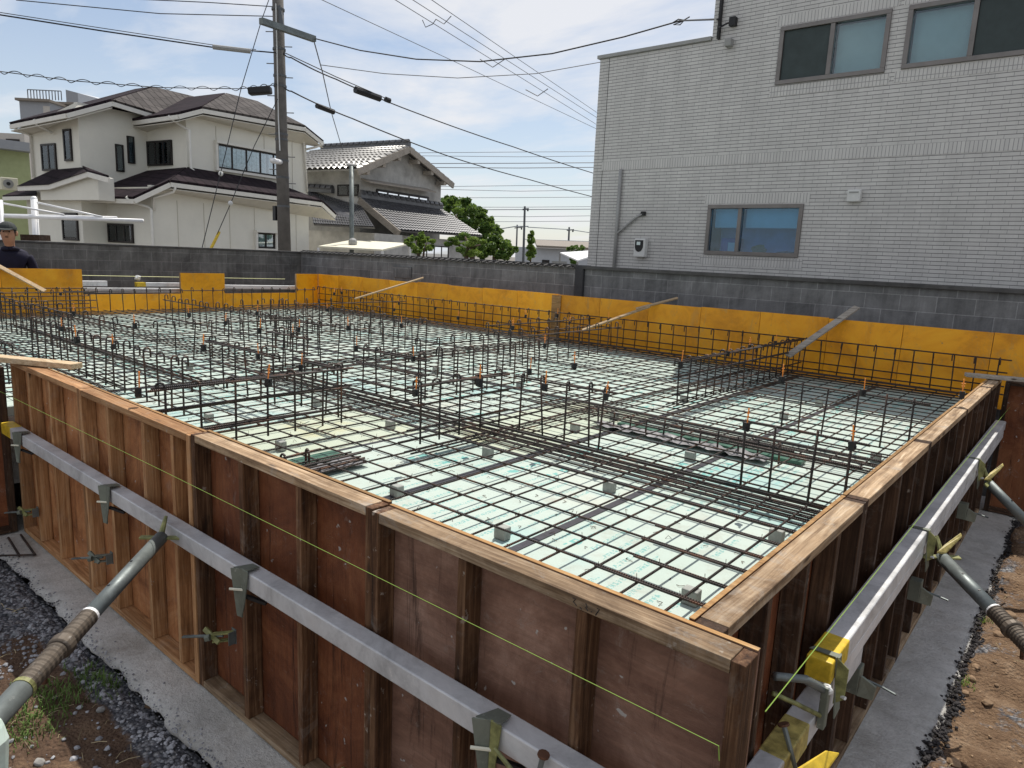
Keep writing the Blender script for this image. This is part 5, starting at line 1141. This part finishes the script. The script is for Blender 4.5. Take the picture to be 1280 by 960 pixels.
# white low building in the far centre
r, a, b, d, n, z1 = block('low_building', 'low white building with a brown roof beyond the trees, left of the tiled building', (645, 760), 48, 311, 'far_wall_white', None, 9)
MB().slab([flat(a.lerp(b,.22),z1)-n*.6, flat(b,z1)-n*.6, flat(b,atd(700,303,52).z)+n*5, flat(a.lerp(b,.22),atd(700,303,52).z)+n*5], (0,0,.15)).build('roof', M['far_roof_brown'], r)
for f0, f1, z0, z_1, m in ((.29,.37,.1,.95,'dark_frame'),(.40,.48,0,.9,'grey_plastic'),(.49,.56,0,.9,'grey_plastic')):
    MB().slab([flat(a.lerp(b,f0),z1-1.75+z0)-n*.05, flat(a.lerp(b,f1),z1-1.75+z0)-n*.05, flat(a.lerp(b,f1),z1-1.75+z_1)-n*.05, flat(a.lerp(b,f0),z1-1.75+z_1)-n*.05], n*.03).build('window', M[m], r)
pk = [atd(700, 317, 30), atd(745, 314, 30), atd(745, 320, 26), atd(722, 327, 25)]
r = thing('carport', 'white sloping carport roof at the left foot of the tiled building', 'carport', flat(pk[0], G)); MB().slab([pk[0], pk[1], pk[2], pk[3]], (0,0,.05)).build('roof', M['white_steel'], r)
for p in pk: MB().tube([flat(p,G), p], .04, 6).build('post', M['grey_plastic'], r)
# white laundry pole frame at the far left
fp = atd(43, 300, 12.5); s = 12.5/F_PX
r = thing('steel_awning', 'white steel cantilever frame with slanting stays, above the person at the far left', 'steel frame', flat(fp, G))
P = lambda u, v, dz=0: atd(u, v, 12.5 + dz)
MB().tube([flat(fp, G), P(42.5, 249)], 3.9*s, 12).build('post', M['white_steel'], r, smooth=True); MB().ball(P(42.5, 249), 3.9*s, 12, 6).build('post_cap', M['white_steel'], r, smooth=True)
MB().tube([flat(P(0,300,-.4), G), P(0, 250, -.4)], 3.0*s, 10).build('post', M['white_steel'], r, smooth=True)
MB().tube([P(2, 270), P(179, 276)], 2.3*s, 10).build('beam', M['white_steel'], r, smooth=True); MB().tube([P(2, 268.5, .8), P(146, 272, .8)], 1.6*s, 8).build('beam', M['white_steel'], r, smooth=True)
MB().tube([P(46, 253), P(129, 271.5)], 1.2*s, 8).build('stay', M['white_steel'], r, smooth=True); MB().tube([P(3, 254, -.3), P(80, 268.5, -.1)], 1.2*s, 8).build('stay', M['white_steel'], r, smooth=True)
tag(MB().bar(atd(33, 297, 11.9), atd(56, 297.5, 11.9), .3, .10).build('timber_stack', M['dark_wood_x'], None, loc=atd(45,297,11.9)), 'dark boards lying on the left block wall beside the white post', 'boards')
# ------------------------------------------------------------------ poles and wires
pb = atd(357, 300, 13.6); pt = atd(357 - 300*.0323, 0, 13.6); pb = V((pb.x, pb.y, G)); dirp = V((pt.x - pb.x, pt.y - pb.y, pt.z - pb.z)); ptop = pb + dirp*1.45
up = thing('utility_pole', 'brown concrete utility pole rising out of frame beside the white house', 'utility pole', pb)
MB().tube([pb, ptop], [.128, .095], 18).build('pole', M['pole_concrete'], up, smooth=True)
def onpole(v): # point on the pole axis seen at image height v
    best = min(range(0, 1000), key=lambda k: abs(proj_v(pb.lerp(ptop, k/1000)) - v)); return pb.lerp(ptop, best/1000)
def proj_v(p): q = ROT.transposed() @ (p - CAM); return 480 - F_PX*q.y/-q.z
for v in (12, 62, 95, 108, 168, 175, 201, 222, 258): p = onpole(v); MB().tube([p - Z*.02, p + Z*.02], .125, 14).build('band', M['cable_grey'], up)
for k, v in enumerate((40, 58, 80, 97, 120, 141, 168, 196, 212, 229)): p = onpole(v); sd = V((.8,.6,0)) * (1 if k % 2 else -1); MB().tube([p, p + sd*.26], .010, 5).build('step_bolt', M['cable_grey'], up)
pa, pc_ = onpole(37) + V((0,0,0)), None
MB().bar(atd(326, 26, 12.9), atd(393, 49, 14.0), .10, .11).build('cross_arm', M['galvanised'], up)
MB().tube([onpole(36) + V((.16,-.02,0)), onpole(-60) + V((-.2,-.02,0))], .05, 6).build('riser', M['cable_grey'], up)
MB().tube([onpole(8)+V((.10,-.11,0)), onpole(60)+V((.10,-.11,0)), onpole(150)+V((.10,-.12,0)), onpole(190)+V((.12,-.12,0))], .012, 5).build('conduit', M['white_plastic'], up)
MB().tube([onpole(203), atd(340, 200.5, 13.2)], .05, 10).build('street_lamp', M['white_steel'], up, smooth=True)
MB().bx(*[x for p in [onpole(267)] for x in (p.x-.20,p.x-.10,p.y-.12,p.y-.04,p.z-.14,p.z+.14)]).build('switch_box', M['black_plastic'], up)
def wire(name, pts, r, mat, label, group='overhead wires', n=14, sag=0, hang=None):
    P = [atd(u, v, d) for u, v, d in pts]; Q = []
    for a, b in zip(P, P[1:]):
        for k in range(n): t = k/n; Q.append(a.lerp(b, t) - Z*sag*4*t*(1-t))
    Q.append(P[-1]); o = MB().tube(Q, r, 5).build(name, M[mat], None, loc=P[0]); tag(o, label, 'wire', group); return o, Q
_, QA = wire('power_cable', [(-10,17,12),(130,39,12.6),(265,59,13),(345,66,13.5)], .013, 'cable_black', 'thick dark cable with clips coming in from the left edge to the pole')
_, QA2 = wire('power_cable', [(-10,14,12),(130,35.5,12.6),(265,56,13),(320,62,13.5)], .007, 'cable_black', 'thin carrier wire just above the clipped cable from the left edge')
tag(MB().tube([atd(266,58.5,12.95), atd(313,64,13.3)], .045, 8).build('cable_sleeve', M['grey_plastic'], None, loc=atd(290,61,13.1)), 'grey protective sleeve on the cable left of the pole', 'cable sleeve')
_, QB = wire('telephone_cable', [(-10,88,11.5),(90,101,12.2),(200,109.5,12.8),(300,111,13.3),(346,106,13.5)], .008, 'cable_black', 'telephone wire with a cable coiled round it, over the white house')
mb = MB(); H = []
for i, p in enumerate(QB[:-1]):
    for k in range(4):
        q = p.lerp(QB[i+1], k/4); g = (i*4 + k)*.40; H.append(q + V((.5*math.sin(g)*.03,.5*math.sin(g)*.03,math.cos(g)*.035)))
tag(MB().tube(H, .007, 4).build('coiled_cable', M['cable_black'], None, loc=H[0]), 'cable coiled round the telephone wire over the white house', 'wire', 'overhead wires')
wire('power_line', [(150,-2,14),(260,3,14),(345,8.5,13.7)], .009, 'cable_black', 'upper of two thin lines meeting the pole from the left, at the top')
wire('power_line', [(20,0,13),(200,17,13.4),(345,20.5,13.7)], .009, 'cable_black', 'lower of two thin lines meeting the pole from the left, at the top')
tie = V((-3.39, TY-.06, 3.42))
def wire_to(name, pts, end, r, mat, label, sag=0):
    P = [atd(u, v, d) for u, v, d in pts] + [V(end)]; Q = []
    for a, b in zip(P, P[1:]):
        for k in range(14): t = k/14; Q.append(a.lerp(b, t) - Z*sag*4*t*(1-t))
    Q.append(P[-1]); tag(MB().tube(Q, r, 5).build(name, M[mat], None, loc=P[0]), label, 'wire', 'overhead wires')
wire_to('service_cable', [(393,48,14),(450,63,13.4),(520,74,12.9),(600,77,12.3),(690,67,11.7),(780,46,11.1),(850,26,10.7)], tie, .012, 'cable_black', 'thick cable sagging from the pole arm to the bracket on the tiled building')
tag(MB().tube([atd(840,29,10.7), atd(848,24,10.6), atd(856,25,10.6), atd(850,31,10.65), atd(842,31,10.7), atd(852,27,10.6), atd(862,21,10.6)], .010, 5).build('cable_knot', M['cable_black'], None, loc=atd(850,28,10.65)), 'knot of loops on the cable beside the tiled building', 'cable knot')
wire('telephone_cable', [(354,67,13.6),(364,72,13.6),(420,99,14.5),(520,141,17),(640,183,20),(760,222,24)], .014, 'cable_black', 'upper of two bundled cables falling right from the pole behind the tiled building', sag=.02)
wire('telephone_cable', [(355,109,13.6),(364,114,13.6),(440,148,14.5),(560,195,18),(660,224,21),(770,253,25)], .014, 'cable_black', 'lower of two bundled cables falling right from the pole behind the tiled building', sag=.02)
wire('telephone_cable', [(354,65,13.6),(420,96,14.5),(462,114,15.2),(487,125,15.8)], .010, 'cable_black', 'thin wire twisted along the start of the upper bundled cable')
for a_, b_, rr, lb in (((444,112,15),(475,123,15.5),.075,'black splice case on the upper bundled cable'),((396,132,14.3),(417,140,14.7),.055,'black splice case on the lower bundled cable'),((482,124,15.7),(487,126,15.8),.06,'little black clamp on the upper bundled cable')):
    tag(MB().tube([atd(*a_), atd(*b_)], rr, 8).build('splice_case', M['black_plastic'], None, loc=atd(*a_)), lb, 'splice case', 'splice cases on the cables')
q = atd(325, 114, 13.2); s = 13.2/F_PX
tag(MB().bar(atd(311,114.5,13.2), atd(339,112.5,13.2), .18, 9*s).build('splice_case', M['black_plastic'], None, loc=q, bevel=.03), 'wide black splice box hanging left of the pole above the roof', 'splice case', 'splice cases on the cables')
wire('drop_wire', [(392,50,14),(403,90,16),(414,140,20),(428,187,25)], .013, 'cable_grey', 'drop wire falling from the pole arm to the tiled-roof house', n=6)
for (u0, v0, u1, v1, lb) in ((390,-6,746,161,'first'),(488,-4,746,157,'second'),(510,-4,747,149,'third'),(534,-4,747,143,'fourth')):
    wire('overhead_line', [(u0,v0,16),(u0+(u1-u0)*.5,v0+(v1-v0)*.5-.6,22),(u1+10,v1+5,32)], .009, 'cable_grey', lb + ' from the left of the four thin lines crossing the upper sky')
for pts, w in ((((528,25),(532,34),(541,30),(545,24)),'upper left'),(((545,24),(555,30),(564,20)),'upper right'),(((600,74),(616,84),(631,74)),'middle'),(((657,112),(672,120),(685,111)),'lowest')):
    tag(MB().tube([atd(u, v, 19) for u, v in pts], .012, 4).build('jumper_loop', M['cable_grey'], None, loc=atd(*pts[0], 19)), w + ' jumper loop hanging from the four thin lines', 'jumper loop', 'jumper loops')
wire('power_line', [(400,81,14),(480,92,14),(572,97.5,14),(670,92,14),(760,76,14)], .008, 'cable_grey', 'thin sagging line just below the thick sagging cable, mid sky')
for k, (v, dv) in enumerate(((189,1.5),(195,-.5),(203,1),(209,0),(231,2),(238,-2),(246,1),(258,.5),(261,1),(270,-1.5),(276,1))):
    wire('transmission_line', [(470,v+dv*1.6,90),(650,v+1,90),(752,v+dv*.3,90)], .055 if v in (203,209,261) else .035, 'cable_far', 'thin far line, %s from the top of those left of the tiled building' % nth(k), 'far transmission lines', n=4)
wire('guy_wire', [(343,-20,13.4),(327,25,13.2),(301,112,12.9),(281,195,12.6),(252,312,12.4)], .008, 'cable_black', 'guy wire slanting down left of the pole across the white house', n=3)
wire('guy_wire', [(347,124,13.5),(318,182,13.2),(288,255,12.8),(263,312,12.5)], .008, 'cable_black', 'second guy wire, nearer the pole, with a yellow guard at its foot', n=3)
tag(MB().tube([atd(274,290,12.65), atd(262,314,12.45)], .026, 8).build('guy_guard', M['yellow_paint'], None, loc=atd(268,300,12.5)), 'yellow guard on the foot of the second guy wire', 'guy guard')
for u, v, w in ((276,217,'first guy wire'),(288,254,'second guy wire')): tag(MB().ball(atd(u, v, 12.75), .045, 8, 6).build('insulator', M['white_plastic'], None, loc=atd(u, v, 12.75)), 'white insulator ball on the ' + w, 'insulator')
lp = atd(440, 306, 22)
r = thing('drop_pole', 'slim grey steel pole in front of the tiled-roof house', 'pole', flat(lp, G)); MB().tube([flat(lp, G), atd(439.5, 208, 22)], .075, 10).build('pole', M['galvanised'], r, smooth=True); MB().tube([atd(433,206,22), atd(446,207,22)], .05, 5).build('bracket', M['grey_plastic'], r); MB().ball(atd(441,303,21.8), .14, 8, 6).build('fitting', M['grey_plastic'], r)
def far_pole(u, v0, dep, rr, label, arm=6):
    b = atd(u, 318, dep); r = thing('far_pole', label, 'utility pole', flat(b, G), 'far utility poles'); s = dep/F_PX
    MB().tube([flat(b, G), atd(u + 1, v0, dep)], [rr, rr*.75], 9).build('pole', M['galvanised' if rr > .12 else 'cable_grey'], r); MB().bar(atd(u-arm*.3, v0+4, dep), atd(u+arm, v0+3, dep), .08, .10).build('cross_arm', M['cable_grey'], r)
    MB().ball(atd(u+arm*.8, v0+5, dep), 1.2*s, 6, 5).build('insulator', M['black_plastic'], r)
far_pole(655, 258, 45, .09, 'tallest of the far poles, pale grey, left of the tiled building'); far_pole(645.5, 281, 70, .10, 'thin far pole just left of the tallest one', 8); far_pole(710.5, 284, 70, .12, 'far pole standing over the brown roof', 7)
wire('far_line', [(600,290,72),(645,283,70),(660,283,60)], .05, 'cable_far', 'far line running down left from the thin far pole'); wire('far_line', [(660,284,60),(712,287,70),(745,292,75)], .04, 'cable_far', 'far line between the far poles over the low building')
wire('far_line', [(655,299,60),(712,301,65),(740,302,70)], .03, 'cable_far', 'lowest far line, just above the brown roof')
# ------------------------------------------------------------------ trees
def leaf_cloud(clumps, n, size, flatn=1.0):
    mb = MB()
    for c, rad in clumps:
        c = V(c); rad = V(rad) if not isinstance(rad, (int, float)) else V((rad, rad, rad*.85))
        for k in range(n):
            d = V((random.gauss(0,1), random.gauss(0,1), random.gauss(0,1))).normalized(); t = rnd(0,1)**.45
            p = c + V((d.x*rad.x, d.y*rad.y, d.z*rad.z)) * t
            a = V((rnd(-1,1), rnd(-1,1), rnd(-.6,.6))).normalized(); b = a.cross(V((rnd(-1,1),rnd(-1,1),rnd(-1,1)))).normalized(); s = size * rnd(.6, 1.3)
            mb.add([p - a*s, p - b*s*.45, p + a*s, p + b*s*.45], [(0,1,2,3)])
    return mb
def tree(name, label, base, trunk, clumps, n, size, mat, cat='tree', mat2=None, group='trees and bushes behind the back wall'):
    r = thing(name, label, cat, base, group)
    mb = MB()
    for pts, rr in trunk: mb.tube(pts, rr, 7)
    mb.build('trunk', M['bark'], r, smooth=True)
    random.shuffle(clumps)
    k = len(clumps)//2 if mat2 else len(clumps)
    o = leaf_cloud(clumps[:k], n, size).build('crown', M[mat], r)
    if mat2: leaf_cloud(clumps[k:], n, size*.9).build('crown', M[mat2], r)
def px_clumps(lst, dep, jitter=.5):
    s = dep/F_PX; out = []
    for u, v, rr in lst: 
        for k in range(9):
            g = rnd(0, 6.28); q = rr*rnd(.05, 1.0); out.append((atd(u + q*math.cos(g), v + q*.9*math.sin(g), dep + rnd(-1,1)*jitter*2), rr*s*rnd(.35, .7)))
    return out
D1 = 42
cl = px_clumps([(575,262,12),(560,256,9),(590,270,12),(600,280,12),(612,285,10),(585,285,13),(570,278,12),(606,296,11),(598,305,10),(618,300,8),(563,250,6),(592,262,7),(556,265,8),(578,300,12),(612,275,6),(622,289,5),(580,252,6),(604,268,6),(590,295,9)], D1, 1.2)
b = flat(atd(590, 310, D1), G); tree('broadleaf_tree', 'big dark green broadleaf tree behind the right edge of the tiled-roof house', b, [([b, atd(590,300,D1), atd(585,275,D1)], [.25,.18,.06]), ([atd(590,300,D1), atd(605,282,D1)], [.12,.04]), ([atd(590,298,D1), atd(568,268,D1)], [.12,.04])], cl, 200, .10, 'leaf_dark', mat2='leaf_mid')
D2 = 21
cl = px_clumps([(622,305,10),(612,312,9),(632,308,8),(618,297,8),(606,318,8),(628,317,8),(640,312,5),(600,308,6),(634,318,6)], D2, .5)
b = flat(atd(618, 325, D2), G); tree('bushy_tree', 'rounded dark bushy tree with gaps, right of the cloud-pruned pine', b, [([b, atd(618,318,D2), atd(614,303,D2)], [.08,.06,.02]), ([atd(618,318,D2), atd(632,309,D2)], [.05,.02])], cl, 170, .058, 'leaf_dark', mat2='leaf_mid')
cl = px_clumps([(524,303,6),(516,308,6),(530,300,5),(536,309,6),(522,313,6),(510,303,4),(541,302,3),(528,294,4),(515,299,4)], 20, .3)
b = flat(atd(524, 325, 20), G); tree('flowering_bush', 'pale yellow-green bush in front of the tiled-roof house', b, [([b, atd(523,312,20), atd(520,300,20)], [.05,.04,.015]), ([b, atd(530,312,20), atd(534,302,20)], [.04,.03,.01])], cl, 120, .045, 'leaf_light', 'bush', 'leaf_mid')
pads = [(566,299,7,3.2),(580,294,8,4),(592,299,7,3.4),(560,305,6,3),(586,305,9,4),(602,310,6,4),(576,312,7,4),(592,316,9,5),(570,304,6,3),(604,302,5,3),(584,318,8,4)]
s2 = 19.5/F_PX; cl = [(atd(u, v, 19.5 + rnd(-.3,.3)), (a*s2, a*s2, c*s2)) for u, v, a, c in pads]
b = flat(atd(583, 325, 19.5), G); tree('cloud_pruned_pine', 'cloud-pruned garden tree with rounded green pads, left of the bushy tree', b, [([b, atd(583,316,19.5), atd(586,306,19.5), atd(581,296,19.5)], [.08,.06,.05,.03]), ([atd(584,314,19.5), atd(568,303,19.5)], [.04,.02]), ([atd(585,310,19.5), atd(601,306,19.5)], [.04,.02])], cl, 420, .035, 'leaf_mid', mat2='leaf_light')
cl = px_clumps([(663,322,4),(664,316,4.5),(663,309,4.5),(664,302,4),(663,296,3.2),(665,291,2.2),(661,318,3),(667,312,3)], 24, .15)
b = flat(atd(664, 328, 24), G); tree('cypress', 'narrow upright green tree beside the tallest far pole', b, [([b, atd(664,300,24)], [.05,.02])], cl, 90, .045, 'leaf_mid', mat2='leaf_light')
cl = px_clumps([(718,310,4),(724,314,4),(714,316,3.5),(722,322,5),(716,326,4),(728,309,3),(711,311,2.5)], 34, .3)
b = flat(atd(720, 328, 34), G); tree('garden_bush', 'small loose green bush at the left foot of the tiled building', b, [([b, atd(720,315,34)], [.06,.02])], cl, 90, .055, 'leaf_mid', 'bush', 'leaf_dark')
# ------------------------------------------------------------------ the person behind the tall yellow panel
def person():
    base = onx(14, 300, -10.0); base = V((base.x, base.y, -.955)); s = 1.0
    fwd = V((.88, -.40, 0)).normalized(); rt = V((-fwd.y, fwd.x, 0)) * -1       # towards the right of the photograph and the viewer
    P = lambda f, r, z: base + fwd*f + rt*r + Z*z
    r = thing('person', 'person in a dark navy jacket and cap, head bowed, behind the tall yellow panel', 'person', base)
    joints = {'pel': (P(0,0,.90), .135), 'sp1': (P(.01,0,1.05), .140), 'sp2': (P(.05,0,1.22), .155), 'chest': (P(.07,0,1.36), .150), 'nk0': (P(.10,0,1.47), .075), 'nk': (P(.13,0,1.53), .058), 'hd0': (P(.165,0,1.60), .082), 'hd1': (P(.185,0,1.68), .098), 'hd2': (P(.18,0,1.745), .075)}
    for sd, n in ((1,'r'), (-1,'l')):
        joints.update({'sh'+n: (P(.06,.19*sd,1.40), .078), 'el'+n: (P(.03,.27*sd,1.13), .056), 'wr'+n: (P(.22,.20*sd,1.00), .036), 'pa'+n: (P(.29,.17*sd,.98), .034),
                       'hp'+n: (P(0,.10*sd,.86), .105), 'kn'+n: (P(.04,.11*sd,.48), .070), 'an'+n: (P(0,.11*sd,.09), .046), 'to'+n: (P(.14,.12*sd,.045), .040)})
        for q in range(4): joints['fi%d' % q + n] = (P(.345 + .008*(q in (1,2)), (.145 + .018*q)*sd, .965 - .004*q), .0095); joints['ft%d' % q + n] = (P(.375, (.145 + .018*q)*sd, .935), .0085)
        joints['th'+n] = (P(.31, .125*sd, .955), .011); joints['tt'+n] = (P(.345, .115*sd, .935), .009)
    names = list(joints); ix = {n: i for i, n in enumerate(names)}
    ed = [('pel','sp1'),('sp1','sp2'),('sp2','chest'),('chest','nk0'),('nk0','nk'),('nk','hd0'),('hd0','hd1'),('hd1','hd2')]
    for n in 'rl':
        ed += [('chest','sh'+n),('sh'+n,'el'+n),('el'+n,'wr'+n),('wr'+n,'pa'+n),('pel','hp'+n),('hp'+n,'kn'+n),('kn'+n,'an'+n),('an'+n,'to'+n),('pa'+n,'th'+n),('th'+n,'tt'+n)]
        for q in range(4): ed += [('pa'+n,'fi%d' % q + n),('fi%d' % q + n,'ft%d' % q + n)]
    me = bpy.data.meshes.new('body'); me.from_pydata([joints[n][0] - base for n in names], [(ix[a], ix[b]) for a, b in ed], []); me.update()
    o = bpy.data.objects.new('body', me); COL.objects.link(o); o.parent = r
    sk = o.modifiers.new('skin', 'SKIN'); sv = me.skin_vertices[0].data
    for n in names: sv[ix[n]].radius = (joints[n][1], joints[n][1]); sv[ix[n]].use_root = (n == 'pel')
    sub = o.modifiers.new('sub', 'SUBSURF'); sub.levels = 2; sub.render_levels = 2
    dg = bpy.context.evaluated_depsgraph_get(); dg.update(); ev = bpy.data.meshes.new_from_object(o.evaluated_get(dg))
    o.modifiers.clear(); o.data = ev
    for m in ('navy_cloth', 'skin', 'trouser_cloth', 'black_plastic'): ev.materials.append(M[m])
    for p in ev.polygons:
        c = p.center; f = c.dot(fwd); z = c.z; p.use_smooth = True
        p.material_index = 1 if z > 1.515 or (f > .235 and .85 < z < 1.05) else 3 if z < .12 else 2 if z < .88 else 0
    hc = P(.185, 0, 1.675)
    MB().ball(hc + fwd*.098 - Z*.012, (.016,.016,.026), 8, 6).build('nose', M['skin'], r, smooth=True)
    for sd in (1, -1):
        MB().ball(hc + fwd*.088 + rt*.034*sd + Z*.012, .009, 8, 6).build('eye', M['black_plastic'], r, smooth=True); MB().ball(hc - fwd*.005 + rt*.098*sd - Z*.005, (.018,.018,.032), 8, 6).build('ear', M['skin'], r, smooth=True)
    MB().ball(hc + fwd*.090 - Z*.052, (.012,.024,.006), 8, 5).build('mouth', M['hair'], r)
    MB().ball(hc - fwd*.028 + Z*.012, (.098,.103,.085), 12, 8, .03).build('hair', M['hair'], r, smooth=True)
    mb = MB(); 
    for i in range(7):
        ph = PI*.5*i/6
        for k in range(16): g = 2*PI*k/16; mb.v.append(hc + Z*(.040 + .098*math.sin(ph)) + (fwd*math.cos(g)*.112 + rt*math.sin(g)*.110) * max(.02, math.cos(ph)))
    for i in range(6):
        for k in range(16): mb.f.append((i*16+k, i*16+(k+1) % 16, (i+1)*16+(k+1) % 16, (i+1)*16+k))
    mb.slab([hc + Z*.045 + fwd*.09 + rt*.085, hc + Z*.030 + fwd*.185 + rt*.055, hc + Z*.026 + fwd*.20, hc + Z*.030 + fwd*.185 - rt*.055, hc + Z*.045 + fwd*.09 - rt*.085], (0,0,.008))
    mb.build('cap', M['cap_cloth'], r, smooth=False)
    # jacket collar, hem and pale chest patch
    MB().tube([P(.10 + .075*math.cos(g), .085*math.sin(g), 1.475 + .012*math.cos(g)) for g in [k*PI/8 for k in range(17)]], .026, 8).build('collar', M['navy_cloth'], r, smooth=True)
    MB().tube([P(.0 + .145*math.cos(g), .155*math.sin(g), .90) for g in [k*PI/8 for k in range(17)]], .03, 8).build('hem', M['navy_cloth'], r, smooth=True)
person()
[o for o in COL.objects if o.get('category') == 'person'][0].scale = (.90, .90, .985)
struct(MB().bx(-10.43, -9.52, -1.4, 5.9, G-.2, -.957).build('dirt_bank', M['side_earth']))
# ------------------------------------------------------------------ daylight
SUN = V((-.20, .445, 1.0)).normalized()
elev = math.asin(SUN.z); az = math.atan2(SUN.x, SUN.y)
ld = bpy.data.lights.new('sun', 'SUN'); ld.energy = 4.9; ld.angle = math.radians(.5); ld.color = (1, .955, .88)
lo = bpy.data.objects.new('sun', ld); COL.objects.link(lo); lo.rotation_euler = (-SUN).to_track_quat('-Z', 'Y').to_euler()
wd = bpy.data.worlds.new('World'); SC.world = wd; wd.use_nodes = True; t = wd.node_tree; t.nodes.clear()
def wn(k, **a):
    x = t.nodes.new(k)
    for q, b in a.items(): setattr(x, q, b)
    return x
out = wn('ShaderNodeOutputWorld'); bg = wn('ShaderNodeBackground'); bg.inputs[1].default_value = .118
sky = wn('ShaderNodeTexSky', sky_type='NISHITA'); sky.sun_disc = False; sky.sun_elevation = elev; sky.sun_rotation = az; sky.air_density = 1.0; sky.dust_density = .7; sky.ozone_density = 1.3
tc = wn('ShaderNodeTexCoord'); sp = wn('ShaderNodeSeparateXYZ'); t.links.new(tc.outputs['Generated'], sp.inputs[0])
ad = wn('ShaderNodeMath', operation='ADD'); ad.inputs[1].default_value = .16; t.links.new(sp.outputs[2], ad.inputs[0])
mx_ = wn('ShaderNodeMath', operation='MAXIMUM'); mx_.inputs[1].default_value = .05; t.links.new(ad.outputs[0], mx_.inputs[0])
dv = wn('ShaderNodeVectorMath', operation='DIVIDE'); t.links.new(tc.outputs['Generated'], dv.inputs[0]); t.links.new(mx_.outputs[0], dv.inputs[1])
mp = wn('ShaderNodeMapping'); mp.inputs['Rotation'].default_value = (0,0,.6); mp.inputs['Scale'].default_value = (.75, 1.25, 1); mp.inputs['Location'].default_value = (1.3, .4, 0); t.links.new(dv.outputs[0], mp.inputs[0])
no = wn('ShaderNodeTexNoise'); no.inputs['Scale'].default_value = .95; no.inputs['Detail'].default_value = 9; no.inputs['Roughness'].default_value = .58; no.inputs['Distortion'].default_value = .35; t.links.new(mp.outputs[0], no.inputs['Vector'])
cr = wn('ShaderNodeValToRGB'); cr.color_ramp.elements[0].position = .36; cr.color_ramp.elements[0].color = (0,0,0,1); cr.color_ramp.elements[1].position = .59; cr.color_ramp.elements[1].color = (.9,.9,.9,1); t.links.new(no.outputs['Fac'], cr.inputs[0])
# thin haze towards the horizon
hz = wn('ShaderNodeMapRange'); hz.inputs[1].default_value = .0; hz.inputs[2].default_value = .40; hz.inputs[3].default_value = .5; hz.inputs[4].default_value = .03; t.links.new(sp.outputs[2], hz.inputs[0])
cm = wn('ShaderNodeMath', operation='MAXIMUM'); t.links.new(cr.outputs[0], cm.inputs[0]); t.links.new(hz.outputs[0], cm.inputs[1])
mixc = wn('ShaderNodeMix', data_type='RGBA'); t.links.new(cm.outputs[0], mixc.inputs[0]); t.links.new(sky.outputs[0], mixc.inputs[6]); mixc.inputs[7].default_value = (7.3, 7.35, 7.6, 1)
t.links.new(mixc.outputs[2], bg.inputs[0]); t.links.new(bg.outputs[0], out.inputs[0])
SC.view_settings.view_transform = 'Standard'; SC.view_settings.look = 'None'; SC.view_settings.gamma = 1; SC.view_settings.exposure = 0.0
SC.cycles.max_bounces = 8; SC.cycles.transparent_max_bounces = 12
try: SC.cycles.use_denoising = True
except Exception: pass
